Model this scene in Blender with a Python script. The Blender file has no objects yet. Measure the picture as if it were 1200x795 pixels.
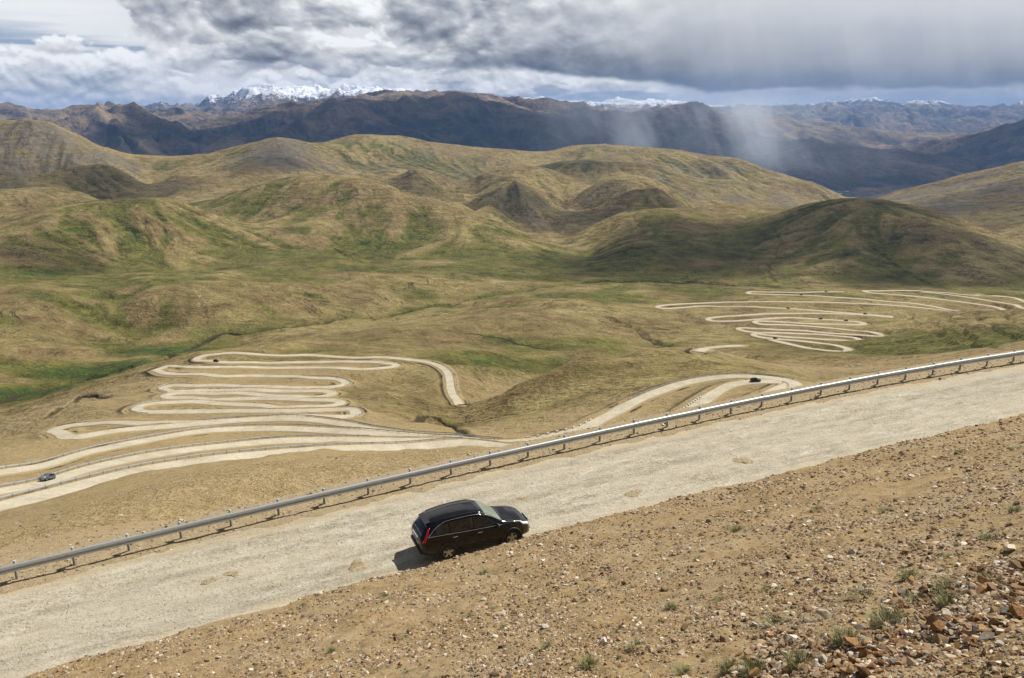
import bpy, bmesh, math, random, time
import numpy as np
from math import radians, sin, cos, tan, pi, atan, atan2, hypot, exp, log
from mathutils import Vector, Matrix
T0 = time.time()
random.seed(7); RNG = np.random.default_rng(7)
SC = bpy.context.scene; COL = SC.collection
F32 = np.float32

# ------------------------------------------------------------------ camera model
FPX, HOR = 1000.0, 135.0                    # focal length in photo pixels (photo is 1200 x 795), eye level row
PIT = math.atan((397.5-HOR)/FPX)
SP, CP = math.sin(PIT), math.cos(PIT)
def ray(px, py):
    u = (np.asarray(px, float)-600)/FPX; v = -(np.asarray(py, float)-397.5)/FPX
    return u, CP+v*SP, -SP+v*CP
def ang(px, py):                            # azimuth from the view axis, slope of the line of sight
    dx, dy, dz = ray(px, py)
    return np.arctan2(dx, dy), dz/np.hypot(dx, dy)

# ------------------------------------------------------------------ object helpers
def tag(o, label=None, cat=None, group=None, kind=None):
    if label: o['label'] = label
    if cat: o['category'] = cat
    if group: o['group'] = group
    if kind: o['kind'] = kind
    return o
def empty(name, loc=(0,0,0), rot=None):
    o = bpy.data.objects.new(name, None); COL.objects.link(o); o.location = loc
    o.empty_display_size = .3
    if rot is not None: o.rotation_euler = rot
    return o
def mesh_np(name, V, faces, mat, parent=None, smooth=True, attrs=None):
    """V (n,3); faces (m,k) int array or list of arrays -> one mesh object"""
    me = bpy.data.meshes.new(name)
    V = np.ascontiguousarray(V, F32)
    if isinstance(faces, np.ndarray): faces = [faces]
    nl = sum(f.size for f in faces); nf = sum(len(f) for f in faces)
    me.vertices.add(len(V)); me.vertices.foreach_set('co', V.ravel())
    me.loops.add(nl); me.polygons.add(nf)
    me.loops.foreach_set('vertex_index', np.concatenate([f.ravel() for f in faces]).astype(np.int32))
    starts = []; p = 0
    for f in faces:
        k = f.shape[1]; starts.append(p+np.arange(len(f))*k); p += f.size
    me.polygons.foreach_set('loop_start', np.concatenate(starts).astype(np.int32))
    me.polygons.foreach_set('use_smooth', np.full(nf, bool(smooth)))
    me.update(calc_edges=True)
    for k, a in (attrs or {}).items():
        if a.ndim == 1:
            at = me.attributes.new(k, 'FLOAT', 'POINT'); at.data.foreach_set('value', np.ascontiguousarray(a, F32))
        else:
            at = me.attributes.new(k, 'FLOAT_COLOR', 'POINT'); at.data.foreach_set('color', np.ascontiguousarray(a, F32).ravel())
    me.validate(verbose=False) if len(V) < 200000 else None
    if mat is not None: me.materials.append(mat)
    o = bpy.data.objects.new(name, me); COL.objects.link(o)
    if parent is not None: o.parent = parent
    return o
def obj_bm(name, bm, mat, parent=None, smooth=False):
    me = bpy.data.meshes.new(name)
    bmesh.ops.recalc_face_normals(bm, faces=bm.faces)
    bm.to_mesh(me); bm.free()
    if smooth:
        for p in me.polygons: p.use_smooth = True
    me.materials.append(mat)
    o = bpy.data.objects.new(name, me); COL.objects.link(o)
    if parent is not None: o.parent = parent
    return o
def copy_thing(o, parent=None):
    c = o.copy(); COL.objects.link(c)
    if parent is not None: c.parent = parent
    for ch in list(o.children): copy_thing(ch, c)
    return c
def grid_faces(nr, nc, flip=False):
    i = (np.arange(nr-1)[:, None]*nc+np.arange(nc-1)[None, :]).ravel()
    f = np.stack([i, i+1, i+nc+1, i+nc], 1)
    return f[:, ::-1] if flip else f

# ------------------------------------------------------------------ noise (numpy)
def _hash(ix, iy, s):
    h = (ix.astype(np.int64)*374761393+iy.astype(np.int64)*668265263+s*974634777) & 0xffffffff
    h = ((h ^ (h >> 13))*1274126177) & 0xffffffff
    return ((h ^ (h >> 16)) & 0xffff).astype(F32)/65535.0
def vnoise(x, y, s=0):
    ix = np.floor(x); iy = np.floor(y); fx = (x-ix).astype(F32); fy = (y-iy).astype(F32)
    ix = ix.astype(np.int64); iy = iy.astype(np.int64)
    u = fx*fx*fx*(fx*(fx*6-15)+10); v = fy*fy*fy*(fy*(fy*6-15)+10)
    a = _hash(ix, iy, s); b = _hash(ix+1, iy, s); c = _hash(ix, iy+1, s); d = _hash(ix+1, iy+1, s)
    return (a+(b-a)*u)*(1-v)+(c+(d-c)*u)*v
def fbm(x, y, oct=4, s=0, lac=2.03, gain=.5):
    t = 0; a = 1; n = 0
    for k in range(oct):
        t = t+a*(vnoise(x, y, s+k*17)*2-1); n += a; a *= gain
        x, y = (x*.8-y*.6)*lac, (x*.6+y*.8)*lac
    return t/n
def sstep(a, b, x):
    t = np.clip((x-a)/(b-a), 0, 1); return t*t*(3-2*t)
def erosion(px, py, dx, dy, s):
    ix = np.floor(px); iy = np.floor(py); fx = (px-ix).astype(F32); fy = (py-iy).astype(F32)
    ix = ix.astype(np.int64); iy = iy.astype(np.int64)
    acc = 0; ax = 0; ay = 0; wt = 0
    for i in (-1, 0, 1):
        for j in (-1, 0, 1):
            hx = _hash(ix+i, iy+j, s)-.5; hy = _hash(ix+i, iy+j, s+5)-.5
            qx = fx-(i+.5+hx*.8); qy = fy-(j+.5+hy*.8)
            w = np.exp(-2.2*(qx*qx+qy*qy)); m = (qx*dx+qy*dy)*(2*pi)
            c = np.cos(m); sn = np.sin(m)*w
            acc = acc+c*w; ax = ax-sn*dx; ay = ay-sn*dy; wt = wt+w
    return acc/wt, ax/wt, ay/wt
# ------------------------------------------------------------------ the near road: frame u (along, uphill), v (across, away from the camera)
PSI = radians(22.6); CU, SU = cos(PSI), sin(PSI)
A0, GR = -17.02, .05                        # road height below the camera, gradient
RAILPX = np.array([(66.2,667.5),(130,652.5),(190.8,638.8),(248,623.8),(303,610.5),(356.6,597.6),(409.5,585.5),(459.6,573.7),(508,562.3),(556,551.8),(601.3,540.7),(645.7,531),(689,521.7),(731,512.3),(771.3,504),(810.3,496),(848,487.7),(883.7,479.7),(919,473),(953,466),(986.3,459.5),(1018.3,453.5),(1050,447.7),(1081.7,442.3),(1113,436.7),(1144,431.7),(1172.7,427.3)])
EDGEPX = np.array([(10,795),(115,765),(200,740),(277,720),(413,685),(468,670),(633,626.7),(665,618),(800,573),(893,559),(960,541),(1022,529),(1083,514),(1130,497),(1197,485)])
def on_road_plane(p, dz=0.):
    dx, dy, dzz = ray(p[:, 0], p[:, 1])
    t = (A0+dz)/(dzz-GR*CU*dx-GR*SU*dy)
    return np.stack([dx*t, dy*t, dzz*t], 1)
def to_uv(x, y): return x*CU+y*SU, -x*SU+y*CU
def to_xy(u, v): return u*CU-v*SU, u*SU+v*CU
_p = on_road_plane(RAILPX); _u, _v = to_uv(_p[:, 0], _p[:, 1]); RC = np.polyfit(_u, _v, 4); RU = (_u.min(), _u.max())
_p = on_road_plane(EDGEPX, .40); _u, _v = to_uv(_p[:, 0], _p[:, 1]); EC = np.polyfit(_u, _v, 3); EU = (_u.min(), _u.max())
def _polyext(c, u, rng):
    uc = np.clip(u, *rng); d = np.polyder(c)
    return np.polyval(c, uc)+np.polyval(d, uc)*(u-uc)
def v_rail(u): return _polyext(RC, u, RU)
def v_edge(u): return _polyext(EC, u, EU)
def z_road(u): return A0+GR*u
def road_relief(u, v, ve):
    d = v-ve; wv = .25*fbm(u*.06, d*.2, 2, 24)
    rut = -.035*(np.exp(-((d-1.6+wv)/.35)**2)+np.exp(-((d-3.3+wv)/.35)**2)+.6*np.exp(-((d-4.9+wv)/.4)**2))
    return rut+.03*fbm(u*.25, v*1.1, 3, 21)+.016*fbm(u*.9, v*2.4, 3, 22)+.010*fbm(u*4.2, v*5.5, 3, 23)
def near_height(x, y, detail=True):
    """ground near the camera: the bank above the road, the road bed, the shoulder"""
    u, v = to_uv(x, y); ve = v_edge(u); vr = v_rail(u); zr = z_road(u)
    wob = .22*fbm(u*.7, v*.7, 3, 3)+.10*fbm(u*2.9, v*2.9, 2, 5)
    q = ve-v+wob
    lip = .40*sstep(-.12, .30, q)+.05*sstep(-.7, 0, q)
    qq = np.maximum(q-.15, 0)
    bank = np.where(qq < 28, .385*qq+.0048*qq*qq, .385*28+.0048*784+.655*(qq-28))
    hb = lip+bank
    if detail:
        m = sstep(.0, 1.5, q)
        hb = hb+m*(.16*fbm(u*.33, v*.33, 3, 11)+.045*fbm(u*1.7, v*1.7, 4, 12)+.016*fbm(u*7, v*7, 3, 13))
    out = v-(vr+.55)                                     # beyond the posts the embankment falls away
    rd = road_relief(u, v, ve) if detail else 0.
    sh = .13*sstep(-1.15, -.35, v-vr+.35*fbm(u*.9, v*.9, 3, 31))+.03*fbm(u*3, v*3, 3, 33)*sstep(-1.2, -.5, v-vr)
    z = zr+np.where(q > -.8, hb, 0)+np.where(q < .3, (rd-.07)*sstep(.3, -.3, q), 0)+sh
    return z, out, q

# ------------------------------------------------------------------ control points of the big terrain: (photo x, photo y, distance in metres)
CPX = []
def C(*p): CPX.extend(p)
# strands of the lower road just under the near road
C((-160,628,150),(0,598,170),(105,566,185),(181,548.5,200),(256,536,215),(330,531,225),(426,526,240),(539,522.6,252))
C((-120,590,200),(30,570,215),(105,551,235),(181,534.7,250),(256,523,262),(330,517,272),(451,517,275))
C((-120,575,235),(30,548,250),(105,529,275),(181,515,293),(256,505.7,310),(330,503.7,312),(451,510.8,292))
C((64,507,345),(156,503,335),(231,497,335),(300,491,340),(400,497,320),(476,508,300),(552,517,285),(600,517,270))
C((160,479,430),(417,485,360),(300,480,400),(400,472,400),(194,464,480),(300,465,450),(191,456,510),(404,450,490),(187,434,600),(463,429,600),(300,430,600),(231,421,660),(300,415,680),(426,419,660),(519,431,590),(528,455,530),(540,472,490),(556,484,478),(575,494,470),(470,460,470))
C((330,405,760),(450,405,760),(500,400,800),(600,400,850),(400,440,540))
C((100,480,455),(112,470,515),(160,450,575),(205,430,640),(235,412,700))
C((0,520,420),(-120,530,400),(0,483,700),(-120,490,700),(30,460,800),(-120,450,850),(100,445,850),(130,430,900),(200,415,960),(270,405,1010),(60,400,1050),(0,420,950),(-120,410,950),(150,385,1150),(-120,375,1150),(330,392,1020))
C((450,385,950),(560,375,950),(600,355,1150),(700,350,1150),(640,380,920),(450,372,1180),(550,353,1260),(380,378,1130),(500,385,900))
C((720,376,1000),(765,402,880),(800,406,830),(560,420,660),(620,419,730),(680,408,790),(512,487,405),(529,503,370),(456,488,350),(490,470,430),(740,385,960),(680,375,980))
# the brown hill in front of the ravine, with the hairpin on it
C((535,486,408),(570,468,425),(600,455,440),(660,430,470),(720,416,490),(780,412,510),(850,416,520),(900,425,530),(940,436,520))
C((643,515,275),(677,503,290),(710,488,310),(743,470,335),(777,455,355),(810,447,370),(843,442,380),(877,439,385),(910,442,380),(930,450,365),(600,490,350),(650,470,380),(700,450,400),(760,435,420),(830,428,430),(757,505,285),(793,487,305),(827,467,335),(860,470,315),(905,455,340))
C((760,514,110),(760,514,185),(850,497,120),(850,495,205),(680,526,120),(680,524,195),(930,482,140),(930,474,240))
C((600,464,560),(660,444,610),(720,431,640),(780,427,660),(850,426,690))
# far switchbacks and the plateau they lie on
C((960,400,880),(840,395,900),(900,385,960),(1000,385,980),(780,360,1150),(900,360,1120),(1020,370,1080),(880,345,1270),(1000,342,1300),(1100,345,1280),(1180,352,1250),(1110,365,1130),(950,418,700),(1000,425,640),(880,412,790),(1060,400,800),(1150,385,800),(1210,395,720),(1100,412,680),(1200,370,950),(1320,380,850),(1320,350,1150))
C((1000,446,450),(1100,426,500),(1200,405,560),(1320,395,560))
# stream in the valley floor, low ridges to the left
C((740,330,1400),(810,332,1420),(880,334,1410),(1000,331,1450),(1100,333,1480),(1200,336,1500),(1350,340,1500),(610,341,1330),(660,333,1400))
C((0,352,1230),(-120,355,1230),(60,345,1250),(120,332,1340),(180,322,1420),(250,318,1430),(330,322,1430),(430,313,1500),(520,312,1520),(570,316,1500),(610,327,1450),(200,346,1210),(330,346,1230),(450,341,1310),(100,352,1230))
C((250,318,1530),(450,314,1580),(0,300,1580),(-120,310,1580),(150,306,1600),(300,306,1600),(400,303,1640),(60,305,1580))
# first round hill on the left
C((-160,300,1780),(-80,280,1830),(0,262,1850),(50,245,1900),(100,237,1900),(160,233,1900),(190,233,1880),(230,248,1850),(280,272,1800),(340,290,1750),(430,303,1690),(150,270,1730),(60,276,1690))
C((100,252,2200),(200,250,2200),(300,264,2050),(0,262,2150),(-120,262,2200))
# second round hill
C((235,243,2250),(270,228,2250),(310,216,2250),(350,208,2250),(390,205,2250),(420,210,2200),(470,224,2150),(530,240,2050),(590,262,1950),(650,287,1850),(690,303,1770),(330,252,1980),(400,255,1940),(430,290,1770),(500,270,1850),(600,300,1660),(550,302,1640),(680,317,1540),(360,236,2080))
C((300,232,2600),(390,224,2600),(470,238,2480),(560,264,2320),(640,290,2150))
# dark hills on the right
C((640,295,2000),(660,285,2020),(690,268,2050),(720,252,2100),(750,245,2100),(790,246,2100),(840,256,2050),(875,263,2000),(910,256,1980),(950,242,1980),(985,234,1980),(1020,233,1980),(1060,240,1950),(1110,252,1920),(1160,272,1880),(1200,289,1840),(1290,315,1780),(740,290,1700),(800,290,1700),(715,312,1560),(905,303,1640),(880,312,1560),(900,282,1780),(980,280,1700),(1050,290,1680),(1120,306,1620),(1000,310,1560))
C((750,264,2450),(850,274,2400),(1000,258,2400),(1100,274,2300),(1200,300,2150))
# middle rows: ridge lines, each with a dip behind it
def Rg(r, dr, dy, *p):
    for q in p:
        rr = q[2] if len(q) > 2 else r
        C((q[0], q[1], rr)); C((q[0], q[1]+dy, rr+dr))
C((360,173,3900),(420,158,3900),(470,164,3900),(500,170,3900),(560,180,3900),(600,178,3950))
Rg(4200, 500, 9, (640,178),(669,174),(690,171),(747,174),(784,177),(824,185),(866,189),(885,197),(907,205),(928,208),(960,221,4100))
Rg(3550, 230, 8, (656,190),(690,187),(728,190),(773,194),(800,206),(827,211),(869,212))
Rg(2950, 170, 8, (709,212),(741,206),(768,211),(800,227),(832,250,2750))
Rg(2650, 120, 6, (715,235),(747,222),(768,223),(800,242))
C((985,241,4000),(1010,246,3900),(975,244,3500))
C((699,243,2620),(672,262,2520),(850,262,2480),(700,268,2480),(905,250,2700),(930,246,2900))
Rg(2330, 80, 6, (872,247),(850,252),(892,252))
Rg(3150, 180, 7, (570,206),(601,197),(625,196),(652,204))
Rg(2750, 150, 4, (545,240),(570,225),(598,214),(628,222),(648,240))
C((653,268,2500),(632,272,2480),(551,240,2720),(547,228,2850),(600,262,2470))
Rg(2520, 70, 3, (572,240),(560,247),(590,252))
Rg(2880, 140, 6, (470,205),(487,198),(505,208),(530,228))
Rg(2950, 130, 6, (412,208),(429,202),(445,207))
C((460,216,2800),(455,200,3150),(548,243,2680))
C((-150,170,3400),(0,150,3400),(30,147,3400),(60,152,3400),(100,166,3450),(140,181,3500),(180,184,3500),(220,184,3500),(260,178,3500),(300,166,3500),(325,162,3500),(350,166,3500),(380,178,3500),(400,190,3450),(425,203,3350))
Rg(2950, 150, 2, (42,205),(80,199),(116,195),(140,202),(170,217))
Rg(2560, 140, 4, (-100,222),(0,222),(57,221),(95,228),(122,236))
C((201,206,3050),(215,222,2780),(235,232,2600),(240,205,3150),(20,212,2850),(170,238,2480),(250,228,2650),(330,195,3050),(290,196,3050),(-120,250,2400),(0,247,2380),(80,247,2380))
for _q in ((-150,170),(0,150),(30,147),(60,152),(100,166),(140,181),(180,184),(220,184),(260,178)): C((_q[0], _q[1]+5, 3850))
C((100,192,5000),(0,182,5000),(200,202,5000),(300,192,5000),(450,186,5200),(650,188,5500),(800,207,5500),(900,226,5200),(-150,185,5000))
# sunlit hill far right, the river flats
C((1020,240,3600),(1060,225,3600),(1100,212,3600),(1150,203,3500),(1200,194,3400),(1320,175,3400),(1100,240,2850),(1200,235,2800),(1150,262,2450),(1250,270,2300),(1150,218,5000),(1060,234,4800),(1250,200,5000))
C((880,236,6730),(940,236,6730),(1040,236,6730),(990,226,7500),(900,226,7500),(1060,226,7500),(1030,224,7650),(950,224,7650))
# blue mountains under the rain
C((900,206,8600),(930,192,8700),(955,181,8800),(985,185,8700),(1020,198,8600),(1050,212,8400),(1070,220,8200),(850,190,9800),(880,178,9800),(905,168,9800),(960,163,10000),(1000,166,10000),(1030,171,10000),(1070,176,10000),(1110,184,9800),(1150,197,9600))
C((1100,186,12000),(1140,170,12000),(1170,158,12000),(1200,147,12000),(1260,140,12000),(1150,198,10700))
# dark range
C((-150,140,11000),(0,137,11000),(30,141,11000),(55,148,10500),(75,139,10500),(100,134,10500),(123,128,10500),(145,137,10500),(165,146,10500),(200,127,13000),(175,131,13000),(225,136,13000),(100,160,8500),(125,150,8500),(150,158,8500),(178,138,9500),(200,147,9500),(230,148,9500),(270,143,9500),(300,134,10000),(340,127,10000),(360,125,10000),(400,126,10000),(430,121,10500),(460,118,10500),(490,126,10000),(515,148,9300),(540,164,9000),(560,150,9500),(590,138,10000),(640,131,11000),(690,133,11500),(740,135,11500),(790,139,11500),(850,150,11500),(890,153,12000),(500,115,14000),(530,120,14000),(560,119,14000),(600,126,14000),(925,143,14000),(960,150,14000),(1000,153,14500),(1070,154,15000),(1100,165,14000))
C((0,195,6800),(100,195,6500),(300,192,6500),(500,197,6500),(700,206,6800),(820,225,6800))
C((100,150,15000),(200,148,15500),(300,138,15000),(390,130,15000),(650,140,17000),(800,147,17000),(1000,160,18000),(1150,168,18000),(550,135,17000))
# the last range, snow on it
C((900,133,22000),(1000,132,24000),(1080,128,26000),(1150,133,26000),(1200,135,26000),(250,129,20000),(280,118,20000),(300,110,20000),(325,110,20000),(350,112,20000),(370,110,20000),(400,113,20000),(430,109,20000),(445,106,20000),(460,110,20000),(480,117,20000),(600,128,25000),(625,121,25000),(650,124,25000),(690,127,25000),(720,124,25000),(745,125,25000),(775,122,25000),(800,130,25000),(840,136,25000),(1030,127,26000))
C((-150,150,20000),(0,146,20000),(100,146,20000),(180,142,20000))
C((-150,139,42000),(100,139,42000),(350,139,42000),(600,139,42000),(900,139,42000),(1100,139,42000),(1350,139,42000))
_c = np.array(CPX, float)
_f = (_c[:, 2] > 7900) & (_c[:, 2] < 12600) & (_c[:, 0] > 130) & (_c[:, 0] < 1080) & (_c[:, 1] < 175); _c[_f, 1] += 1
_f = (_c[:, 2] > 19000) & (_c[:, 2] < 27000) & (_c[:, 0] > 260); _c[_f, 1] -= 3
CT, CS = ang(_c[:, 0], _c[:, 1]); CL = np.log(_c[:, 2])
# shoulder of the near road and the slope hidden below it, in road coordinates (u, out from the rail, drop)
_ex = []
for u in np.linspace(-34, 62, 17):
    for out, drop in ((1.0, .15), (14., 7.2), (30., 15.)):
        if out > 10 and u < 8: continue
        if out > 10 and u < 5: drop *= .84
        x, y = to_xy(u, v_rail(u)+out); _ex.append((atan2(x, y), log(hypot(x, y)), (z_road(u)-drop)/hypot(x, y)))
_ut = np.linspace(-60, 90, 600); _xt, _yt = to_xy(_ut, v_rail(_ut)+1.0); _tt = np.arctan2(_xt, _yt)
for px, py, rr in ((-120,620,155),(0,600,170),(105,568,185),(181,550.5,200),(256,538,215),(330,533,225),(426,528,240),(500,525,250),(560,522.5,258)):
    th_, s_ = ang(px, py); u_ = np.interp(-th_, -_tt[::-1], _ut[::-1]) if _tt[0] > _tt[-1] else np.interp(th_, _tt, _ut)
    x_, y_ = to_xy(u_, v_rail(u_)+1.0); r_ = hypot(x_, y_); za, zb = z_road(u_)-.15, s_*rr
    for f in (.2, .45, .72):
        r2 = r_+(rr-r_)*f; _ex.append((float(th_), log(r2), (za+(zb-za)*f-.6*sin(pi*f))/r2))
_ex = np.array(_ex); _ex = _ex[np.abs(_ex[:, 0]) < .75]
CT = np.r_[CT, _ex[:, 0]]; CL = np.r_[CL, _ex[:, 1]]; CS = np.r_[CS, _ex[:, 2]]
AN = .75                                                  # ln r counts this much against azimuth
def _tpsk(a, b, c, d):
    d2 = (a[:, None]-c[None])**2+(b[:, None]-d[None])**2
    return d2*np.log(d2+1e-12)*.5
_n = len(CT); _K = _tpsk(CT, CL*AN, CT, CL*AN)+np.eye(_n)*1e-7
_Pm = np.stack([np.ones(_n), CT, CL], 1)
_S = np.linalg.solve(np.block([[_K, _Pm], [_Pm.T, np.zeros((3, 3))]]), np.r_[CS, 0, 0, 0])
def tps(th, lr):
    o = np.empty(len(th))
    for i in range(0, len(th), 20000):
        a, b = th[i:i+20000], lr[i:i+20000]
        o[i:i+20000] = _tpsk(a, b*AN, CT, CL*AN)@_S[:_n]+_S[_n]+_S[_n+1]*a+_S[_n+2]*b
    return o
def upsample(Cg, xs, xf, axis):                            # Catmull-Rom along an axis of an evenly spaced grid
    Cg = np.moveaxis(Cg, axis, 0); n = len(xs)
    t = np.clip((xf-xs[0])/(xs[1]-xs[0]), 0, n-1.000001); i = t.astype(int); f = (t-i)[:, None]
    g = lambda k: Cg[np.clip(i+k, 0, n-1)]
    o = .5*(2*g(0)+(-g(-1)+g(1))*f+(2*g(-1)-5*g(0)+4*g(1)-g(2))*f*f+(-g(-1)+3*g(0)-3*g(1)+g(2))*f**3)
    return np.moveaxis(o, 0, axis)

# ------------------------------------------------------------------ polar grid round the camera: rows = ln r, columns = azimuth
QL = globals().get('QUAL', 1.0)
TH = np.linspace(-radians(36.5), radians(36.5), int(1180*QL))
def lrange(a, b, st): n = int(round(log(b/a)/st*QL)); return np.log(a)+np.arange(n)*log(b/a)/n
LR = np.concatenate([lrange(.12, 1.2, .05), lrange(1.2, 5, .012), lrange(5, 48, .0042), lrange(48, 1150, .0045), lrange(1150, 4400, .0024), lrange(4400, 30000, .0042), lrange(30000, 46000, .02), [log(46000)]])
NR, NA = len(LR), len(TH); R = np.exp(LR)
_tc = np.linspace(TH[0], TH[-1], 170); _lc = np.linspace(log(30), log(46500), 460)
_g = tps(np.tile(_tc, 460), np.repeat(_lc, 170)).reshape(460, 170)
_k0 = int(np.searchsorted(R, 33.0))
S = upsample(upsample(_g, _lc, LR[_k0:], 0), _tc, TH, 1)
X = R[:, None]*np.sin(TH)[None]; Y = R[:, None]*np.cos(TH)[None]
H = np.zeros((NR, NA)); H[_k0:] = S*R[_k0:, None]
del _g, S
print('tps', round(time.time()-T0, 1), NR, NA, 'controls', _n)
def blur(a, n, axis):
    a = np.moveaxis(a, axis, 0); p = np.concatenate([np.repeat(a[:1], n+1, 0), a, np.repeat(a[-1:], n, 0)]); c = np.cumsum(p, 0)
    return np.moveaxis((c[2*n+1:]-c[:-2*n-1])/(2*n+1), 0, axis)
def grad(Hs, rows):                                        # world gradient on the rows
    hr = np.gradient(Hs, R[rows], axis=0); ht = np.gradient(Hs, TH, axis=1)/R[rows][:, None]
    s, c = np.sin(TH)[None], np.cos(TH)[None]
    return (hr*s+ht*c).astype(F32), (hr*c-ht*s).astype(F32)
GUL = np.zeros((NR, NA), F32)                              # + ridge, - gully
def carve(r0, r1, f0, f1, lam, amp, octs, seed, warp=.35, smax=.32, inv=1.0, soft=14):
    global H
    rows = slice(int(np.searchsorted(R, r0)), int(np.searchsorted(R, r1)))
    win = (sstep(r0, f0, R[rows])*(1-sstep(f1, r1, R[rows])))[:, None].astype(F32)
    Hb = H[rows]
    for _ in range(2): Hb = blur(blur(Hb, soft, 0), soft, 1)
    gx, gy = grad(Hb, rows); x, y = X[rows], Y[rows]
    sl = np.sqrt(gx*gx+gy*gy)+1e-6; k = np.clip(sl/smax, 0, 1)
    wx = warp*lam*fbm(x/(lam*1.7), y/(lam*1.7), 2, seed+50); wy = warp*lam*fbm(x/(lam*1.7)+9, y/(lam*1.7)+4, 2, seed+60)
    dx, dy = -gy/sl, gx/sl
    tot = 0; a = 1.0; L = lam; ddx = 0; ddy = 0
    for o in range(octs):
        ex, ey = dx+ddx*.35, dy+ddy*.35; n = np.sqrt(ex*ex+ey*ey)+1e-6; ex, ey = ex/n, ey/n
        v, dvx, dvy = erosion((x+wx)/L, (y+wy)/L, ex, ey, seed+o*7)
        tot = tot+a*v; ddx = ddx-dvy*a; ddy = ddy+dvx*a
        a *= .52; L *= .5
    roll = fbm(x/(lam*2.2), y/(lam*2.2), 4, seed+90)
    det = win*(amp*inv*tot*k+amp*.35*roll); rm = math.sqrt(f0*f1); nl = max(4, int(lam*.9/rm/abs(float(np.mean(np.diff(LR[rows])))))); nc = max(4, int(lam*.9/rm/(TH[1]-TH[0])))
    det = det-blur(blur(det, nl, 0), nc, 1)                # keep the mean height, so ridges stay where they were
    H[rows] += det.astype(float)
    GUL[rows] += win*tot.astype(F32)*k*inv
carve(90, 1150, 200, 900, 46, 1.0, 4, 101, smax=.45)
carve(380, 1500, 520, 1200, 150, 3.4, 5, 141, smax=.30)
carve(900, 2500, 1250, 2250, 230, 6.0, 6, 201, warp=.8)
carve(1000, 5200, 1300, 4300, 75, 2.3, 4, 261, warp=.6)
carve(2150, 5600, 2450, 5000, 380, 13, 6, 231, warp=.9)
carve(6500, 15000, 7600, 13500, 2600, 85, 4, 291, warp=.5, smax=.14, soft=10)
carve(5200, 19000, 6200, 17000, 900, 70, 6, 301, warp=.6, smax=.16, soft=10)
carve(15500, 40000, 17500, 32000, 1300, 120, 6, 331, warp=.5, smax=.16, soft=8)
def ridged(x, y, oct, s):
    t = 0; a = 1.; n = 0
    for k in range(oct):
        v = 1-np.abs(vnoise(x, y, s+k*13)*2-1); t = t+a*v*v; n += a; a *= .5
        x, y = (x*.8-y*.6)*2.05, (x*.6+y*.8)*2.05
    return t/n
for r0, r1, f0, f1, lam, amp, sd in ((6300, 19000, 8300, 17000, 1300, 165, 401), (15500, 46000, 18500, 34000, 1300, 420, 431)):
    rows = slice(int(np.searchsorted(R, r0)), int(np.searchsorted(R, r1))); x, y = X[rows], Y[rows]
    wv = 500*fbm(x/2500, y/2500, 2, sd+3)
    det = (sstep(r0, f0, R[rows])*(1-sstep(f1, r1, R[rows])))[:, None]*amp*(1-(.65 if sd == 401 else 0)*sstep(.22, .30, TH))[None]*ridged((x+wv)/lam, (y-wv)/lam, 6, sd); rm = math.sqrt(f0*f1)
    H[rows] += det-blur(blur(det, int(lam*1.3/rm/.0042), 0), int(lam*1.3/rm/(TH[1]-TH[0])), 1)
print('carve', round(time.time()-T0, 1))
rows = slice(int(np.searchsorted(R, 7600)), int(np.searchsorted(R, 12500)))              # the mountain under the rain is rounder than its neighbours
_w2 = (sstep(.25, .31, TH)*(1-sstep(.44, .50, TH)))[None]*(sstep(7600, 8200, R[rows])*(1-sstep(11500, 12500, R[rows])))[:, None]*.6
H[rows] = H[rows]*(1-_w2)+blur(blur(blur(blur(H[rows], 16, 0), 16, 1), 16, 0), 16, 1)*_w2
# flat river bed between the far hills
_m = (R > 6300) & (R < 8000); _rz = -640.0
_blk = H[_m]; H[_m] = np.where(_blk < _rz, _rz-3, _blk)

# near ground blended into the terrain
rows = slice(0, int(np.searchsorted(R, 140)))
_zn, _out, _q = near_height(X[rows], Y[rows])
_b = sstep(.2, 5.0, _out)
H[rows] = np.where(np.arange(NR)[rows][:, None] < _k0, np.where(_out > 0, _zn-_out*.45, _zn), _zn*(1-_b)+H[rows]*_b)

# ------------------------------------------------------------------ line of sight -> ground
def hit(px, py, rmin=70., rmax=40000.):
    th, s = ang(px, py); c = np.clip((th-TH[0])/(TH[1]-TH[0]), 0, NA-1.001); i = int(c); f = c-i
    k0 = int(np.searchsorted(R, rmin))
    col = (H[k0:, i]*(1-f)+H[k0:, i+1]*f)/R[k0:]
    j = np.argmax(col >= s)
    if col[j] < s: return None
    if j == 0: r = R[k0]
    else:
        g = (s-col[j-1])/max(col[j]-col[j-1], 1e-9); r = R[k0+j-1]+(R[k0+j]-R[k0+j-1])*g
    return np.array([r*sin(th), r*cos(th), s*r])
def height(x, y):
    x = np.asarray(x, float); y = np.asarray(y, float)
    th = np.arctan2(x, y); lr = np.log(np.hypot(x, y))
    c = np.clip((th-TH[0])/(TH[1]-TH[0]), 0, NA-1.001); i = c.astype(int); f = c-i
    j = np.clip(np.searchsorted(LR, lr)-1, 0, NR-2); g = np.clip((np.exp(lr)-R[j])/(R[j+1]-R[j]), 0, 1)
    return (H[j, i]*(1-f)+H[j, i+1]*f)*(1-g)+(H[j+1, i]*(1-f)+H[j+1, i+1]*f)*g
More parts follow.
